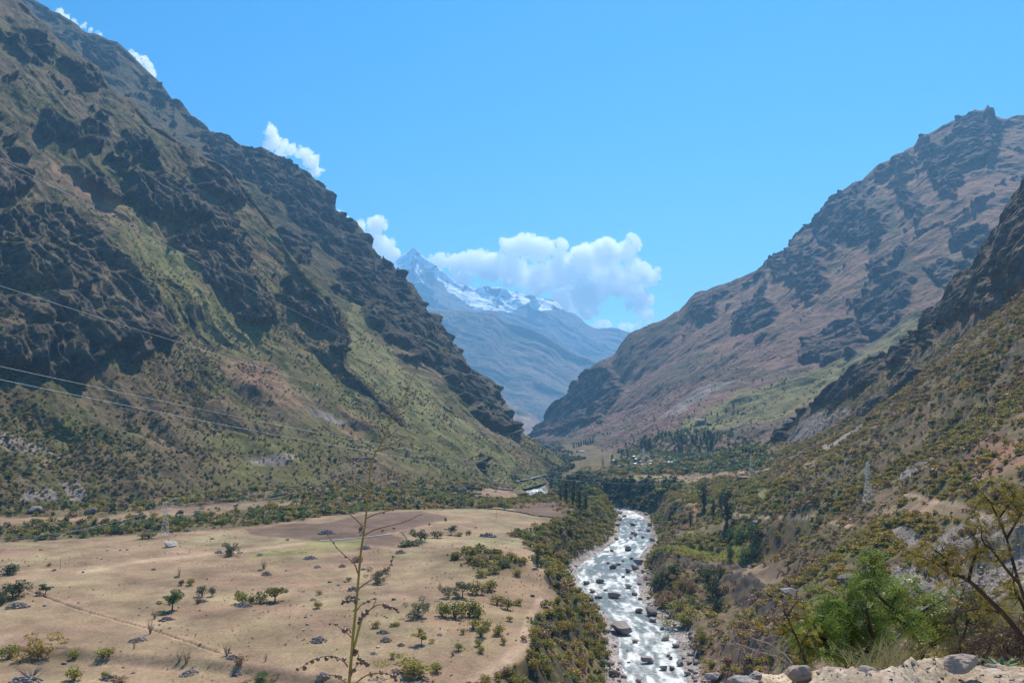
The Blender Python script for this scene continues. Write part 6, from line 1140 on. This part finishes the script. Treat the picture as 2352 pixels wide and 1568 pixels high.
# ================================================================== CLOUDS (beyond the haze) and HAZE
def cloud_mat():
    m, n, l = newmat('cloud'); out = N(n, 'ShaderNodeOutputMaterial'); v = N(n, 'ShaderNodeVolumePrincipled')
    v.inputs['Color'].default_value = (1, 1, 1, 1); v.inputs['Density'].default_value = .012; v.inputs['Anisotropy'].default_value = .6
    l.new(v.outputs[0], out.inputs['Volume']); return m
CM = cloud_mat()
def cloud(label, puffs, dist, seed, group='white clouds', nn=9):
    """puffs: (u, v, radius px) on the picture; each becomes a cluster of lobes with real depth"""
    r = np.random.default_rng(seed); bm = bmesh.new()
    for (u, v, rad) in puffs:
        for k in range(nn+1):
            a = r.random()*6.283; q = (0 if k == 0 else rad*(.5+.55*r.random())); rr = rad*(.92 if k == 0 else .16+.32*r.random()**1.5)
            c = at_y(u+q*math.cos(a), v+q*math.sin(a)*.8, dist+(r.random()-.5)*rad/F*dist*.7); s = rr/F*dist
            g = bmesh.ops.create_icosphere(bm, subdivisions=3, radius=s, matrix=Matrix.Translation(Vector(c)))
    me = bpy.data.meshes.new('cloud'); bm.to_mesh(me); bm.free(); n = len(me.vertices)
    o = obj('cloud', me)
    rm = o.modifiers.new('merge', 'REMESH'); rm.mode = 'VOXEL'; rm.voxel_size = dist/F*1.1; rm.use_smooth_shade = True
    dg = bpy.context.evaluated_depsgraph_get(); me2 = bpy.data.meshes.new_from_object(o.evaluated_get(dg)); o.modifiers.clear(); o.data = me2
    P = np.empty(len(me2.vertices)*3, np.float32); me2.vertices.foreach_get('co', P); P = P.reshape(-1, 3)
    Nn = np.empty(len(me2.vertices)*3, np.float32); me2.vertices.foreach_get('normal', Nn); Nn = Nn.reshape(-1, 3)
    px = dist/F; d = ridged(P/(px*26), 4, .6)*px*9+fbm(P/(px*9)+9, 4, .65)*px*11+fbm(P/(px*60)+3, 3)*px*12-px*2; P = P+Nn*d[:, None]
    me2.vertices.foreach_set('co', P.ravel()); me2.update(); me2.materials.clear(); me2.materials.append(CM)
    tag(o, label, 'cloud', group); return o
cloud('largest white cloud, spread over the snowy ridge right of the peak', [(1010, 600, 22), (1050, 605, 28), (1090, 600, 30), (1130, 610, 34), (1180, 570, 34), (1205, 560, 30), (1240, 575, 34), (1180, 625, 38), (1240, 640, 42), (1290, 620, 42), (1345, 600, 42), (1390, 585, 38), (1440, 575, 26), (1400, 640, 42), (1340, 670, 40), (1440, 650, 36), (1480, 635, 26), (1505, 632, 14), (1290, 690, 26), (1350, 705, 24), (1470, 690, 26), (1480, 715, 18), (1060, 640, 20), (1230, 680, 20), (1455, 610, 24), (1290, 565, 12), (1455, 552, 10)], 15700, 1)
cloud('white cloud rising from behind the dark left ridge beside the snowy peak', [(850, 560, 30), (880, 570, 28), (862, 520, 18), (868, 512, 12), (900, 580, 18), (820, 520, 16), (780, 495, 12), (870, 600, 22), (795, 505, 8)], 16000, 2)
cloud('small two lobed white cloud floating above the left ridge', [(622, 300, 18), (628, 325, 20), (650, 335, 14), (672, 345, 12), (700, 352, 18), (715, 370, 20), (722, 390, 14), (645, 345, 10)], 15200, 3)
cloud('thin white cloud strip on the ridge near the top left corner', [(135, 30, 7), (150, 38, 9), (170, 52, 9), (190, 62, 8), (208, 72, 7), (228, 80, 6)], 14700, 4)
cloud('narrow white cloud hugging the left ridge below the corner strip', [(300, 120, 6), (312, 130, 8), (325, 142, 9), (338, 155, 7), (347, 168, 5)], 14700, 5)
cloud('little white cloud touching the far ridge, left one of two low puffs', [(1368, 748, 7), (1380, 745, 9), (1392, 750, 7)], 15700, 6, nn=5)
cloud('long low white cloud just above the gap at the right slope', [(1432, 750, 8), (1450, 748, 9), (1470, 745, 8), (1488, 744, 6)], 15700, 7, nn=5)

me = bpy.data.meshes.new('haze'); bm = bmesh.new(); bmesh.ops.create_cube(bm, size=1)
for v_ in bm.verts:
    v_.co = Vector((v_.co.x*12000, v_.co.y*14500+7200, (v_.co.z+.5)*3400-650))
bm.to_mesh(me); bm.free()
m, n, l = newmat('haze air'); out = N(n, 'ShaderNodeOutputMaterial'); vv = N(n, 'ShaderNodeVolumePrincipled')
vv.inputs['Color'].default_value = (.27, .61, 1.0, 1); vv.inputs['Density'].default_value = 7.6e-5; vv.inputs['Anisotropy'].default_value = .35
l.new(vv.outputs[0], out.inputs['Volume']); me.materials.append(m)
hz = obj('haze', me); tag(hz, kind='stuff')
